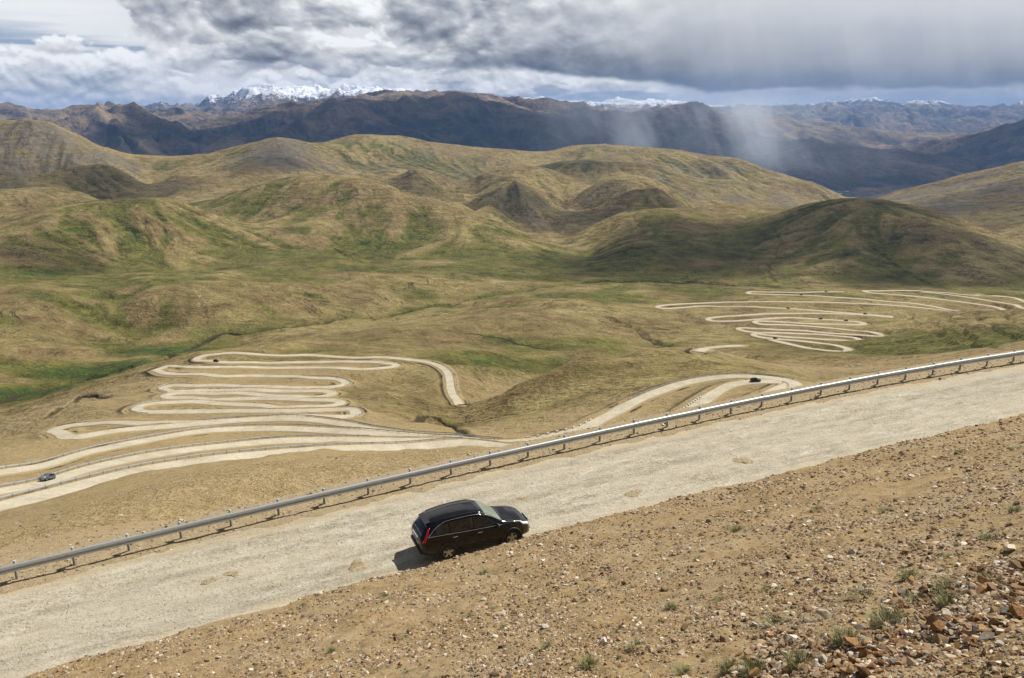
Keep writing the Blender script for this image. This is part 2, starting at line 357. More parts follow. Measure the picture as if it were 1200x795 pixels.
# ------------------------------------------------------------------ the lower roads, traced as centre lines (photo x, photo y[, distance where hidden])
HAIR1 = [(570,517.5),(526,514),(476,508.7),(438,503),(400,497),(350,491.3),(300,491),(231,497),(156,503),(105,509),(94,510.4),(82,510.6),(74,508.8),(71.5,505.6),(75,502.2),(86,499.4),(102,497.4),(118,496),(181,495.3),(244,494),(300,490.3),(350,488.3),(400,488),(414,486.5),(417,484),(408,481.3),(400,480.6),(350,481.2),(300,482),(256,482.7),(200,483),(172,482.2),(160,479),(168,475),(181,472.7),(219,472),(256,473),(300,475.4),(340,476.8),(380,476.2),(396,474.2),(400,472),(392,469.8),(370,468.6),(300,467.8),(256,467.6),(219,467),(198,465.5),(193,463.6),(205,461.6),(225,461),(256,461.2),(300,462.6),(340,464.4),(372,464.4),(386,463),(389,461),(380,458.8),(363,457.8),(300,457),(240,457.8),(205,458.2),(193,456.8),(191,454.8),(199,452.8),(225,451.8),(260,452),(300,453),(340,454),(380,453.6),(400,451.6),(405,449),(398,445.6),(370,442.8),(340,441.6),(300,441),(256,440.6),(218,439),(202,438.4),(191,436.9),(186,434.6),(187.5,432.2),(196,430.5),(212,429.9),(232,429.8),(300,431),(360,431.6),(420,432),(450,431.2),(461,429.6),(463,427.6),(452,425.6),(420,424.8),(360,424.8),(300,424.8),(260,424.4),(238,423),(231,420.4),(238,417.2),(256,415.3),(300,415),(375,417.2),(426,419),(476,421.4),(501,424.7),(515,429),(522,434),(526.5,443),(528,455),(531,464),(537,471),(543,474)]
STR3 = [(-170,632,138),(-80,616,156),(0,598,170),(30,590,174),(105,567.5,185),(181,551.5,200),(256,540,215),(330,531,225),(426,526,240),(489,524,247),(539,522,252),(600,526,245),(700,524,262),(800,505,285),(890,486,315),(918,474,345),(929,462,365)]
STR2 = [(-120,600,200),(0,578,211),(30,570,215),(105,551,235),(181,535,250),(256,523,262),(330,517,272),(390,517,274),(451,517,275),(501,518,276),(545,519,275),(590,520.5,270),(640,521,275),(700,517,282),(757,506,290),(793,489),(827,468),(843,458.5),(862,451),(888,447),(905,447),(922,449.5)]
STR1 = [(-120,577,235),(0,555,247),(30,548,250),(105,529,275),(181,515,293),(256,505.7,310),(330,503.7,312),(390,506,304),(451,510.8,294),(501,514.5,288),(552,517.3,282),(599,518,272),(643,515),(677,503.5),(710,488.7),(743,471.5),(777,456.5),(810,448.2),(843,443.3),(877,441),(905,443),(924,448),(931,455),(929,462,365)]
def _z5(l): return [(740+a/2.6087, 320+b/2.6087, *c) for a, b, *c in l]
FARA = _z5([(1290,112),(1200,86),(1130,74),(1050,66),(950,60),(850,56),(780,55),(712,55.5),(720,59),(800,66),(900,76),(1000,88),(1080,99),(1125,108),(1118,113),(1095,113)])
FARB = _z5([(1300,130),(1200,108),(1150,94),(1050,78),(970,66),(890,58)])
FARC = _z5([(1010,117),(985,115),(920,102),(850,93),(780,86),(700,79),(600,72),(514,68),(430,65),(360,64),(362,60),(430,59),(520,58.5),(592,58),(650,58)])
FARD = _z5([(985,118),(920,110),(850,104),(770,97),(690,93),(600,90),(480,88.5),(350,89),(250,91),(160,95),(100,99),(78,103),(95,107),(150,106),(230,103),(300,102),(390,104),(480,109),(560,115),(640,121),(715,127),(770,131),(800,134)])
FARE = _z5([(800,136),(715,129),(640,125),(560,123.5),(480,124),(400,126),(330,129.5),(270,134),(238,139.5),(232,143.5),(245,147.5),(280,148),(330,145),(400,140),(480,137.5),(560,140.5),(640,146),(700,151),(714,154.5),(690,157.5),(620,157.5),(540,154.5),(460,150.5),(400,147.5),(381,148.5),(377,152),(395,155.5),(460,158),(540,163),(620,170),(700,178),(755,183),(767,187),(750,190),(690,189.5),(600,184),(520,177),(440,172),(370,169.5),(335,170),(325,173.5),(340,178),(400,181),(480,184),(560,188.5),(640,194),(685,198),(697,202),(680,205.5),(620,205),(540,200),(460,194),(405,189),(378,187.5),(371,191),(385,195.5),(440,201),(520,209),(590,217),(640,226),(660,233),(652,238),(620,238.5),(560,233),(500,222),(450,210),(425,204)])
FARF = _z5([(203,241),(215,235),(235,229),(265,225),(300,222.5),(340,222)])
def smooth1(a, n):
    if n < 1: return a
    k = np.hanning(2*n+3)[1:-1]; k /= k.sum()
    return np.convolve(np.pad(a, n, mode='edge' if len(a) < n+2 else 'reflect', reflect_type='odd') if len(a) > n+1 else np.pad(a, n, mode='edge'), k, 'valid')
def trace(pts, step, nz, nxy=1, rmin=75):
    P = []
    for i, q in enumerate(pts):
        if len(q) == 3:
            th, _ = ang(q[0], q[1]); x, y = q[2]*sin(th), q[2]*cos(th); P.append((x, y, float(height(x, y))))
        else:
            h = hit(q[0], q[1], rmin)
            if h is not None: P.append(tuple(h))
    P = np.array(P)
    # spline through the hits, then evenly spaced
    d = np.r_[0, np.cumsum(np.maximum(np.linalg.norm(np.diff(P[:, :2], axis=0), axis=1), .01))]
    s = np.linspace(0, d[-1], max(int(d[-1]/step), 8))
    def cr(a):
        m = np.gradient(a, d); i = np.clip(np.searchsorted(d, s)-1, 0, len(d)-2); h = d[i+1]-d[i]; t = (s-d[i])/h
        return (2*t**3-3*t**2+1)*a[i]+(t**3-2*t**2+t)*h*m[i]+(-2*t**3+3*t**2)*a[i+1]+(t**3-t**2)*h*m[i+1]
    x, y = smooth1(cr(P[:, 0]), nxy), smooth1(cr(P[:, 1]), nxy)
    z = smooth1(height(x, y), nz)
    return np.stack([x, y, z], 1)
ROADS = {}
for nm, pts, st, nz, nxy, hw in (('strand3', STR3, 2.0, 16, 6, 3.3), ('strand2', STR2, 2.0, 16, 6, 2.9), ('strand1', STR1, 2.0, 14, 5, 2.9), ('hair1', HAIR1, 2.0, 8, 3, 2.8),
                             ('fara', FARA, 4, 10, 2, 3.3), ('farb', FARB, 4, 10, 2, 3.3), ('farc', FARC, 4, 10, 2, 3.3), ('fard', FARD, 4, 10, 2, 3.3), ('fare', FARE, 4, 8, 1, 3.3), ('farf', FARF, 4, 5, 1, 3.3)):
    ROADS[nm] = (trace(pts, st, nz, nxy), hw)
print('traced', round(time.time()-T0, 1), {k: len(v[0]) for k, v in ROADS.items()})
# nearest road for the ground beside it
RD = np.full((NR, NA), 99., F32); RZ = np.zeros((NR, NA), F32)
def raster(P, reach, D, Z):
    r = np.hypot(P[:, 0], P[:, 1]); th = np.arctan2(P[:, 0], P[:, 1]); dT = TH[1]-TH[0]
    for k in range(len(P)-1):
        a, b = P[k], P[k+1]; rr = min(r[k], r[k+1]); j0 = np.searchsorted(R, rr-reach); j1 = np.searchsorted(R, max(r[k], r[k+1])+reach)
        t0 = min(th[k], th[k+1])-reach/rr; t1 = max(th[k], th[k+1])+reach/rr
        i0 = int(np.clip((t0-TH[0])/dT, 0, NA)); i1 = int(np.clip((t1-TH[0])/dT+2, 0, NA))
        if i1 <= i0 or j1 <= j0: continue
        x = X[j0:j1, i0:i1]-a[0]; y = Y[j0:j1, i0:i1]-a[1]; ex, ey = b[0]-a[0], b[1]-a[1]; L2 = ex*ex+ey*ey+1e-9
        t = np.clip((x*ex+y*ey)/L2, 0, 1); d = np.hypot(x-t*ex, y-t*ey)
        w = d < D[j0:j1, i0:i1]
        D[j0:j1, i0:i1][w] = d[w]
        if Z is not None: Z[j0:j1, i0:i1][w] = (a[2]+t*(b[2]-a[2]))[w]
for P, hw in ROADS.values(): raster(P, 15, RD, RZ)
_cell = np.maximum(.25, R*.0042)[:, None]
_w = 1-sstep(4.2+.35*_cell, 8.5+.9*_cell, RD)
_w[RD > 50] = 0
H = H*(1-_w)+(RZ-.14-.06*_cell)*_w
H = np.asarray(H)
# streams: cut into the valley floor
def z4(l): return [(600+a/2, 180+b/2) for a, b in l]
STREAMS = [([(0,470),(50,455),(120,440),(165,428),(200,415),(235,402),(265,392),(320,385.5),(390,377),(450,370),(500,360),(550,352),(600,342),(640,337),(675,332),(740,330),(810,332),(880,335),(940,338)], 9, 4.5),
           ([(712,372),(725,379),(745,387),(765,399),(780,406)], 8, 4.5), ([(456,488),(480,494),(500,487),(512,488),(525,500),(540,508),(560,512)], 3.5, 2.0),
           ([(30,498),(50,491),(60,484),(75,478),(90,466),(130,463)], 4, 2.0), ([(430,310),(400,296),(370,284)], 5, 2.0, 0), ([(905,330),(898,318),(905,300),(915,285),(908,270)], 6, 3.0, 0), ([(1085,333),(1060,318),(1035,300),(1010,282)], 6, 2.5, 0),
           ([(1062,368),(1085,384),(1120,404)], 6, 2.6, 0), ([(1105,372),(1135,390),(1172,406)], 6, 2.6, 0), ([(1138,368),(1168,384),(1199,398)], 6, 2.6, 0), ([(1165,366),(1185,376),(1210,388)], 6, 2.6, 0), ([(1085,372),(1110,388),(1150,407)], 5, 2, 0),
           ([(550,390),(590,398),(640,408)], 5, 1.5), ([(180,283),(165,276),(150,268),(110,262)], 5, 2.0, 0)]
SD = np.full((NR, NA), 99., F32); STP = []
for pts, w, dep, *dk in STREAMS:
    P = [hit(a, b) for a, b in pts]; P = np.array([p for p in P if p is not None])
    d = np.r_[0, np.cumsum(np.linalg.norm(np.diff(P, axis=0), axis=1))]; s = np.linspace(0, d[-1], max(8, int(d[-1]/6)))
    Q = np.stack([np.interp(s, d, P[:, k]) for k in range(3)], 1)
    a = np.r_[0, np.cumsum(RNG.normal(0, 1, len(Q)-1))]; Q[:, 0] += w*1.3*fbm(s/35., s*0+w, 3, 7); Q[:, 1] += w*1.8*fbm(s/30., s*0+w+3, 3, 9)
    D = np.full((NR, NA), 99., F32); raster(Q, w*3, D, None)
    cut = dep*(1-sstep(w*.25, w*.9, D))*(1-_w)
    H -= cut; SD = np.minimum(SD, D/w) if not dk else SD; STP.append(Q)
print('roads in', round(time.time()-T0, 1))
# ------------------------------------------------------------------ material helpers
class NT:
    def __init__(s, name):
        s.m = bpy.data.materials.new(name); s.m.use_nodes = True; s.t = s.m.node_tree; s.t.nodes.clear()
        s.out = s.t.nodes.new('ShaderNodeOutputMaterial')
    def n(s, typ, **kw):
        nd = s.t.nodes.new(typ)
        for k, v in kw.items():
            if k.startswith('i_'):
                key = k[2:]; key = int(key) if key.isdigit() else key.replace('_', ' ')
                s.put(nd.inputs[key], v)
            else: setattr(nd, k, v)
        return nd
    def put(s, sock, v):
        if isinstance(v, bpy.types.NodeSocket): s.t.links.new(v, sock)
        elif isinstance(v, bpy.types.Node): s.t.links.new(v.outputs[0], sock)
        else:
            if sock.type == 'RGBA' and not isinstance(v, (int, float)) and len(v) == 3: v = (*v, 1)
            sock.default_value = v
    def math(s, op, a, b=0.0, c=None, clamp=False):
        nd = s.n('ShaderNodeMath', operation=op, use_clamp=clamp); s.put(nd.inputs[0], a); s.put(nd.inputs[1], b)
        if c is not None: s.put(nd.inputs[2], c)
        return nd.outputs[0]
    def mix(s, f, a, b, blend='MIX'):
        nd = s.n('ShaderNodeMix', data_type='RGBA', blend_type=blend); s.put(nd.inputs[0], f); s.put(nd.inputs[6], a); s.put(nd.inputs[7], b)
        return nd.outputs[2]
    def attr(s, name): return s.n('ShaderNodeAttribute', attribute_name=name).outputs['Fac']
    def pos(s):
        if not hasattr(s, '_p'): s._p = s.n('ShaderNodeTexCoord').outputs['Object']
        return s._p
    def noise(s, scale, detail=3, rough=.55, vec=None, out=0, dist=0.0):
        nd = s.n('ShaderNodeTexNoise'); s.put(nd.inputs['Vector'], vec if vec is not None else s.pos())
        nd.inputs['Scale'].default_value = scale; nd.inputs['Detail'].default_value = detail; nd.inputs['Roughness'].default_value = rough; nd.inputs['Distortion'].default_value = dist
        return nd.outputs[out]
    def voro(s, scale, vec=None, out='Distance', feature='F1', rnd=1.0):
        nd = s.n('ShaderNodeTexVoronoi', feature=feature); s.put(nd.inputs['Vector'], vec if vec is not None else s.pos()); nd.inputs['Scale'].default_value = scale
        nd.inputs['Randomness'].default_value = rnd
        return nd.outputs[out]
    def ramp(s, f, stops, interp='LINEAR'):
        nd = s.n('ShaderNodeValToRGB'); s.put(nd.inputs[0], f); cr = nd.color_ramp; cr.interpolation = interp
        while len(cr.elements) < len(stops): cr.elements.new(.5)
        for e, (p, c) in zip(cr.elements, stops): e.position = p; e.color = (*c, 1) if not isinstance(c, (int, float)) else (c, c, c, 1)
        return nd.outputs[0]
    def mapr(s, f, a, b, c=0., d=1., smooth=True):
        nd = s.n('ShaderNodeMapRange', interpolation_type='SMOOTHSTEP' if smooth else 'LINEAR'); s.put(nd.inputs[0], f)
        for k, v in zip((1, 2, 3, 4), (a, b, c, d)): s.put(nd.inputs[k], v)
        return nd.outputs[0]
    def scalevec(s, v, sc):
        nd = s.n('ShaderNodeVectorMath', operation='MULTIPLY'); s.put(nd.inputs[0], v); nd.inputs[1].default_value = sc; return nd.outputs[0]
    def bump(s, h, strength, dist, normal=None):
        nd = s.n('ShaderNodeBump'); s.put(nd.inputs['Height'], h); nd.inputs['Strength'].default_value = strength; nd.inputs['Distance'].default_value = dist
        if normal is not None: s.put(nd.inputs['Normal'], normal)
        return nd.outputs[0]
    def bsdf(s, col, rough=.9, normal=None, metallic=0., spec=.3, coat=0., **kw):
        nd = s.n('ShaderNodeBsdfPrincipled'); s.put(nd.inputs['Base Color'], col); s.put(nd.inputs['Roughness'], rough)
        s.put(nd.inputs['Metallic'], metallic); s.put(nd.inputs['Specular IOR Level'], spec); nd.inputs['Coat Weight'].default_value = coat
        if normal is not None: s.put(nd.inputs['Normal'], normal)
        s.t.links.new(nd.outputs[0], s.out.inputs['Surface'])
        return s.m
MAT = {}
def simple(name, col, rough=.6, metallic=0., spec=.4, coat=0., var=.0, scale=6.):
    k = NT(name)
    if var:
        f = k.noise(scale, 4); c = k.mix(f, [x*(1-var) for x in col], [min(1, x*(1+var)) for x in col])
    else: c = (*col, 1)
    MAT[name] = k.bsdf(c, rough, None, metallic, spec, coat); return MAT[name]

# --- hills and valley: dry grass, green turf in the hollows, bare dirt and rock by attribute
k = NT('hill_ground')
veg, dirt, gul, rock, bank = (k.attr(a) for a in ('veg', 'dirt', 'gul', 'rock', 'bank'))
n1 = k.noise(.009, 6, .62); n2 = k.noise(.045, 6, .66); n3 = k.noise(.30, 5, .68); n4 = k.noise(1.5, 4, .7); n5 = k.noise(6.5, 3, .7)
con = k.noise(1.0, 4, .65, vec=k.scalevec(k.pos(), (.018, .018, .22)))               # narrow treads along the contours
raw = k.math('ADD', k.math('ADD', k.math('MULTIPLY', n2, .30), k.math('MULTIPLY', n3, .32)), k.math('ADD', k.math('MULTIPLY', con, .22), k.math('MULTIPLY', n4, .16)))
mott = k.mapr(raw, .37, .63, 0, 1, False)
dry = k.ramp(mott, [(.0, (.078, .055, .020)), (.22, (.160, .119, .045)), (.50, (.285, .222, .088)), (.78, (.400, .320, .140)), (1., (.52, .435, .225))])
n0 = k.noise(.0042, 4, .6, dist=.4)
dry = k.mix(k.mapr(n0, .42, .60, 0, .6), dry, k.ramp(mott, [(.0, (.060, .038, .017)), (.5, (.180, .122, .052)), (1., (.33, .245, .120))]))
green = k.ramp(mott, [(.0, (.024, .026, .005)), (.30, (.062, .065, .013)), (.55, (.136, .130, .030)), (.78, (.205, .195, .048)), (1., (.33, .285, .105))])
vf = k.math('ADD', veg, k.math('MULTIPLY', k.math('SUBTRACT', mott, .5), .55))
vf = k.math('ADD', vf, k.math('MULTIPLY', k.math('SUBTRACT', n1, .5), 2.4))
vf = k.math('SUBTRACT', vf, k.math('MULTIPLY', gul, .22))
col = k.mix(k.mapr(vf, .22, .72, 0, .92), dry, green)
wet = k.ramp(mott, [(.2, (.026, .042, .008)), (.6, (.076, .104, .022)), (.9, (.140, .165, .040))])
col = k.mix(k.mapr(k.math('ADD', veg, k.math('MULTIPLY', k.math('SUBTRACT', k.math('ADD', n1, n2), 1.0), 3.2)), 1.10, 1.50), col, wet)
stony = k.ramp(mott, [(.0, (.085, .070, .050)), (.5, (.165, .140, .103)), (1., (.270, .235, .185))])
col = k.mix(k.mapr(k.math('ADD', rock, k.math('MULTIPLY', k.math('SUBTRACT', k.math('ADD', n2, n1), 1.0), 1.4)), .25, .75, 0, .9), col, stony)
dm = k.mapr(k.math('ADD', k.math('ADD', k.math('MULTIPLY', n3, .18), k.math('MULTIPLY', n4, .27)), k.math('MULTIPLY', n5, .55)), .35, .65, 0, 1, False)
dirtc = k.ramp(dm, [(.0, (.150, .108, .056)), (.3, (.262, .190, .088)), (.6, (.352, .266, .130)), (.85, (.46, .37, .215)), (1., (.58, .51, .38))])
col = k.mix(k.mapr(k.math('ADD', dirt, k.math('MULTIPLY', k.math('SUBTRACT', mott, .5), .5)), .25, .75), col, dirtc)
dfac = k.mapr(dirt, .4, .95, 1, .12)
col = k.mix(k.math('MULTIPLY', k.math('MULTIPLY', k.mapr(n4, .60, .70), .55), dfac), col, (.050, .044, .020))                # tussocks
# scars: thin lines of bare dark soil where the turf has slipped
sc1 = k.noise(.013, 5, .6, dist=.6); sc2 = k.noise(.006, 2, .5)
scar = k.math('MULTIPLY', k.mapr(k.math('ABSOLUTE', k.math('SUBTRACT', sc1, .5)), .0, .016, 1, 0), k.mapr(sc2, .45, .56))
scar = k.math('MULTIPLY', scar, k.mapr(k.math('ADD', n3, k.math('MULTIPLY', dirt, -.25)), .36, .48))
bk = k.math('MAXIMUM', k.math('MULTIPLY', k.mapr(k.math('ADD', bank, k.math('MULTIPLY', k.math('SUBTRACT', n3, .5), .9)), .45, .75), .85), k.math('MULTIPLY', scar, .8))
col = k.mix(bk, col, (.050, .039, .024))
hh = k.math('ADD', k.math('MULTIPLY', k.math('MULTIPLY', n2, dfac), 10.0), k.math('ADD', k.math('MULTIPLY', k.math('MULTIPLY', n3, k.math('ADD', k.math('MULTIPLY', dfac, .7), .3)), 3.0), k.math('ADD', k.math('MULTIPLY', n4, .55), k.math('MULTIPLY', k.math('MULTIPLY', con, dfac), 2.5))))
hh = k.math('SUBTRACT', hh, k.math('MULTIPLY', bk, 1.2))
MAT['hill'] = k.bsdf(col, .95, k.bump(hh, 1.0, 1.0), spec=.1)

# --- far mountains
k = NT('mountain_rock')
snow, veg = k.attr('snow'), k.attr('veg')
n1 = k.noise(.0009, 6, .6); n2 = k.noise(.005, 5, .65); n3 = k.noise(.03, 4, .6)
m = k.math('ADD', k.math('MULTIPLY', n1, .5), k.math('MULTIPLY', n2, .5))
rockc = k.ramp(m, [(.34, (.040, .036, .040)), (.46, (.100, .082, .070)), (.54, (.215, .155, .098)), (.66, (.31, .24, .155))])
rockc = k.mix(k.mapr(k.math('ADD', veg, k.math('MULTIPLY', k.math('SUBTRACT', n2, .5), 1.5)), .5, 1.0), rockc, (.075, .080, .035))
rockc = k.mix(k.math('MULTIPLY', k.mapr(n3, .52, .66), .5), rockc, (.05, .042, .036))
col = k.mix(k.mapr(k.math('ADD', snow, k.math('MULTIPLY', k.math('SUBTRACT', k.math('ADD', n3, n2), 1.0), 2.0)), .40, .60), rockc, (.86, .88, .92))
MAT['mountain'] = k.bsdf(col, .9, k.bump(k.math('ADD', k.math('MULTIPLY', n2, 90), k.math('MULTIPLY', n3, 18)), .8, 1.0), spec=.1)

# --- bank above the road: ochre dirt full of stones
k = NT('stony_bank')
p = k.pos(); veg = k.attr('veg'); peb = k.attr('peb'); pale = k.attr('pale')
n1 = k.noise(.35, 4, .6); n2 = k.noise(2.3, 5, .62); n3 = k.noise(14, 4, .65); n4 = k.noise(60, 3, .6)
dist = k.n('ShaderNodeVectorMath', operation='ADD'); k.put(dist.inputs[0], p); k.put(dist.inputs[1], k.scalevec(k.noise(9, 3, .6, out=1), (.10, .10, .10)))
base = k.ramp(k.math('ADD', k.math('MULTIPLY', n2, .45), k.math('MULTIPLY', n3, .55)), [(.28, (.145, .098, .050)), (.42, (.262, .180, .085)), (.55, (.345, .245, .120)), (.72, (.445, .340, .190))])
base = k.mix(k.mapr(n1, .42, .66, 0, .5), base, (.350, .275, .170))
base = k.mix(k.math('MULTIPLY', k.mapr(n1, .30, .46, 1, 0), .35), base, (.195, .128, .065))
base = k.mix(k.math('MULTIPLY', pale, .75), base, k.ramp(n3, [(.3, (.25, .19, .105)), (.5, (.37, .295, .180)), (.7, (.47, .395, .265))]))
hsum = None
for sc, thr, amt in ((11., .30, .9), (26., .34, .9), (52., .36, .8)):
    vd = k.n('ShaderNodeTexVoronoi', feature='F1'); k.put(vd.inputs['Vector'], dist.outputs[0]); vd.inputs['Scale'].default_value = sc
    sep = k.n('ShaderNodeSeparateColor'); k.put(sep.inputs[0], vd.outputs['Color'])
    rad = k.math('MULTIPLY', k.math('POWER', sep.outputs[0], 2.2), thr*1.35)
    msk = k.mapr(k.math('SUBTRACT', rad, vd.outputs['Distance']), 0.0, .07)
    msk = k.math('MULTIPLY', msk, k.mapr(k.math('ADD', sep.outputs[1], k.math('MULTIPLY', peb, .5)), .45, .5))
    sc_ = k.ramp(sep.outputs[2], [(0, (.120, .066, .034)), (.3, (.30, .200, .115)), (.55, (.46, .36, .25)), (.8, (.56, .48, .38)), (.93, (.20, .175, .15)), (1, (.66, .62, .55))])
    base = k.mix(k.math('MULTIPLY', msk, amt), base, sc_)
    h = k.math('MULTIPLY', k.math('MULTIPLY', msk, k.math('SUBTRACT', .6, vd.outputs['Distance'])), 1./sc)
    hsum = h if hsum is None else k.math('ADD', hsum, h)
base = k.mix(k.math('MULTIPLY', k.mapr(n3, .62, .75), .5), base, (.085, .055, .028))
base = k.mix(k.mapr(k.math('ADD', veg, k.math('MULTIPLY', k.math('SUBTRACT', n3, .5), 1.4)), .55, .95, 0, .7), base, (.110, .118, .040))
hh = k.math('ADD', hsum, k.math('ADD', k.math('MULTIPLY', n3, .030), k.math('MULTIPLY', n4, .008)))
MAT['bank'] = k.bsdf(base, .95, k.bump(hh, 1.0, 1.0), spec=.1)

# --- the near road: pale compacted gravel with half buried stones
k = NT('gravel_road')
p = k.pos(); lane = k.attr('lane')
st = k.n('ShaderNodeMapping'); k.put(st.inputs['Vector'], p); st.inputs['Rotation'].default_value = (0, 0, -PSI)
w = k.n('ShaderNodeVectorMath', operation='ADD'); k.put(w.inputs[0], st.outputs[0]); k.put(w.inputs[1], k.scalevec(k.noise(2.2, 3, .6, out=1), (.35, .35, .35)))
n1 = k.noise(.28, 4, .6); n2 = k.noise(1.6, 5, .65, vec=k.scalevec(st.outputs[0], (.55, 1.5, 1))); n3 = k.noise(9, 5, .7); n4 = k.noise(45, 3, .6)
base = k.ramp(k.math('ADD', k.math('MULTIPLY', n2, .5), k.math('MULTIPLY', n3, .5)), [(.36, (.200, .170, .118)), (.46, (.360, .318, .235)), (.53, (.460, .415, .318)), (.62, (.60, .555, .45))])
base = k.mix(k.mapr(n1, .40, .64, 0, .6), base, (.430, .385, .295))
base = k.mix(k.mapr(lane, .15, .85, 0, .75), base, k.mix(n3, (.40, .325, .200), (.52, .435, .290)))       # dusty sand at the edges
hs = None
for sc, amt in ((5.0, .32), (11.0, .40)):
    vd = k.n('ShaderNodeTexVoronoi', feature='F1'); k.put(vd.inputs['Vector'], k.scalevec(w.outputs[0], (.8, 1.15, 1))); vd.inputs['Scale'].default_value = sc
    sep = k.n('ShaderNodeSeparateColor'); k.put(sep.inputs[0], vd.outputs['Color'])
    m_ = k.mapr(k.math('SUBTRACT', k.math('MULTIPLY', sep.outputs[0], .62), vd.outputs['Distance']), 0.0, .16)
    m_ = k.math('MULTIPLY', m_, k.math('MULTIPLY', k.mapr(sep.outputs[1], .35, .5), k.mapr(lane, .1, .7, 1, .15)))
    base = k.mix(k.math('MULTIPLY', m_, amt), base, k.ramp(sep.outputs[2], [(0, (.33, .30, .25)), (.5, (.47, .43, .35)), (.8, (.54, .51, .44)), (1, (.27, .24, .20))]))
    h = k.math('MULTIPLY', m_, .11/sc); hs = h if hs is None else k.math('ADD', hs, h)
trk = k.noise(1.0, 4, .55, vec=k.scalevec(st.outputs[0], (.06, 1.3, .2)))
base = k.mix(k.mapr(trk, .40, .62, 0, .45), base, (.50, .44, .325)); base = k.mix(k.mapr(trk, .46, .32, 0, .35), base, (.30, .25, .175))
crk = k.mapr(n3, .62, .76, 0, .25)
base = k.mix(crk, base, (.20, .160, .105))
hh = k.math('ADD', hs, k.math('ADD', k.math('MULTIPLY', n2, .10), k.math('ADD', k.math('MULTIPLY', n3, .045), k.math('MULTIPLY', n4, .006))))
MAT['road'] = k.bsdf(base, .95, k.bump(hh, 1.0, 1.0), spec=.1)

# --- lower roads: the same gravel seen from far
k = NT('far_gravel')
lane = k.attr('lane'); n2 = k.noise(.12, 4, .6); n3 = k.noise(.9, 4, .6)
base = k.ramp(k.math('ADD', k.math('MULTIPLY', n2, .5), k.math('MULTIPLY', n3, .5)), [(.32, (.33, .28, .195)), (.5, (.445, .39, .285)), (.68, (.54, .49, .38))])
base = k.mix(k.mapr(k.math('ADD', lane, k.math('MULTIPLY', k.math('SUBTRACT', n3, .5), .6)), .55, 1.0, 0, .9), base, (.300, .228, .118))
MAT['farroad'] = k.bsdf(base, .95, k.bump(n3, .5, .3), spec=.1)

simple('galvanised', (.50, .53, .55), .38, .55, .5, var=.14, scale=9)
simple('post_steel', (.27, .275, .27), .6, .1, .3, var=.2, scale=5)
simple('post_cap', (.55, .58, .60), .4, .2)
simple('white_stone', (.62, .60, .55), .9, var=.2)
simple('water', (.44, .49, .50), .6, spec=.3)
# ------------------------------------------------------------------ what grows where
def patch(px, py, ax, ay, rot=0, p=None):                  # soft ellipse of ground round a point of the photo, metres
    p = hit(px, py)
    if p is None: print("no ground at", px, py); return np.zeros((NR, NA), F32)
    c, s = cos(rot), sin(rot); x = X-p[0]; y = Y-p[1]
    return np.exp(-(((x*c+y*s)/ax)**2+((-x*s+y*c)/ay)**2)).astype(F32)
band = lambda a, b, c, d: (sstep(a, b, R)*(1-sstep(c, d, R)))[:, None].astype(F32)
nz = np.zeros((NR, NA), F32)
_i = slice(int(np.searchsorted(R, 40)), int(np.searchsorted(R, 7000)))
nz[_i] = fbm(X[_i]/330, Y[_i]/330, 5, 71)
VEG = .20+.60*nz-.42*np.clip(GUL, -1.2, 1.2)*band(900, 1300, 30000, 40000)
VEG -= .55*band(30, 40, 560, 700)+.12*band(600, 700, 1000, 1150)
VEG += .16*band(1100, 1250, 2000, 2600)-.22*band(2300, 2700, 5000, 6000)
th = TH[None]
VEG += 2.0*np.maximum(patch(130, 432, 95, 40, .1), np.maximum(patch(40, 462, 60, 40, .4), patch(195, 412, 75, 40)))
VEG += .55*np.maximum(patch(0, 320, 150, 60), patch(600, 300, 170, 110))+.7*patch(430, 290, 70, 140)+.5*patch(590, 322, 200, 50)
VEG += .6*(patch(1090, 395, 90, 70)+patch(1180, 400, 70, 60))+.8*patch(560, 425, 50, 40)+.7*patch(690, 347, 90, 60)+.5*patch(640, 408, 60, 50)
VEG += .9*patch(430, 175, 260, 90)+.7*patch(510, 200, 160, 260)+.8*patch(650, 200, 260, 80)+.10*patch(860, 300, 200, 100)-.35*patch(1040, 270, 260, 120)
VEG += .45*patch(680, 432, 30, 18)+.4*patch(620, 500, 40, 12)
VEG += .35*np.exp(-(SD/2.2)**2)
ROCK = nz*0+.15*np.clip(GUL, 0, 1)*band(900, 1300, 6000, 7000)+.22*band(2300, 2800, 6000, 7000)+.35*nz*band(2300, 2800, 6000, 7000)
ROCK += .5*patch(1150, 225, 500, 500)+.7*patch(320, 182, 150, 260)+.5*patch(60, 165, 220, 200)+.2*patch(640, 250, 260, 200)-.6*patch(200, 185, 300, 120)
DIRT = nz*.15+1.0*band(30, 40, 250, 330)+.55*band(250, 330, 560, 680)+.12
DIRT -= .35*patch(490, 450, 50, 90)+.75*np.maximum(patch(730, 434, 130, 60), patch(610, 468, 60, 45))
VEG += .10*patch(740, 430, 110, 50)+.25*patch(690, 434, 40, 16)
VEG += .45*np.maximum(patch(700, 398, 130, 60), patch(600, 424, 80, 50))+.45*patch(430, 455, 40, 60)
DIRT += .55*np.exp(-(np.maximum(RD-3.5, 0)/3.5)**2)-.4*band(1000, 1200, 60000, 70000)
BANK = np.exp(-(SD/.85)**2)*(.95+.4*nz)
_i2 = slice(int(np.searchsorted(R, 120)), int(np.searchsorted(R, 800))); BANK[_i2] = np.maximum(BANK[_i2], np.exp(-((RD[_i2]-4.7)/1.1)**2)*(.46+.7*fbm(X[_i2]/14, Y[_i2]/14, 4, 77)))
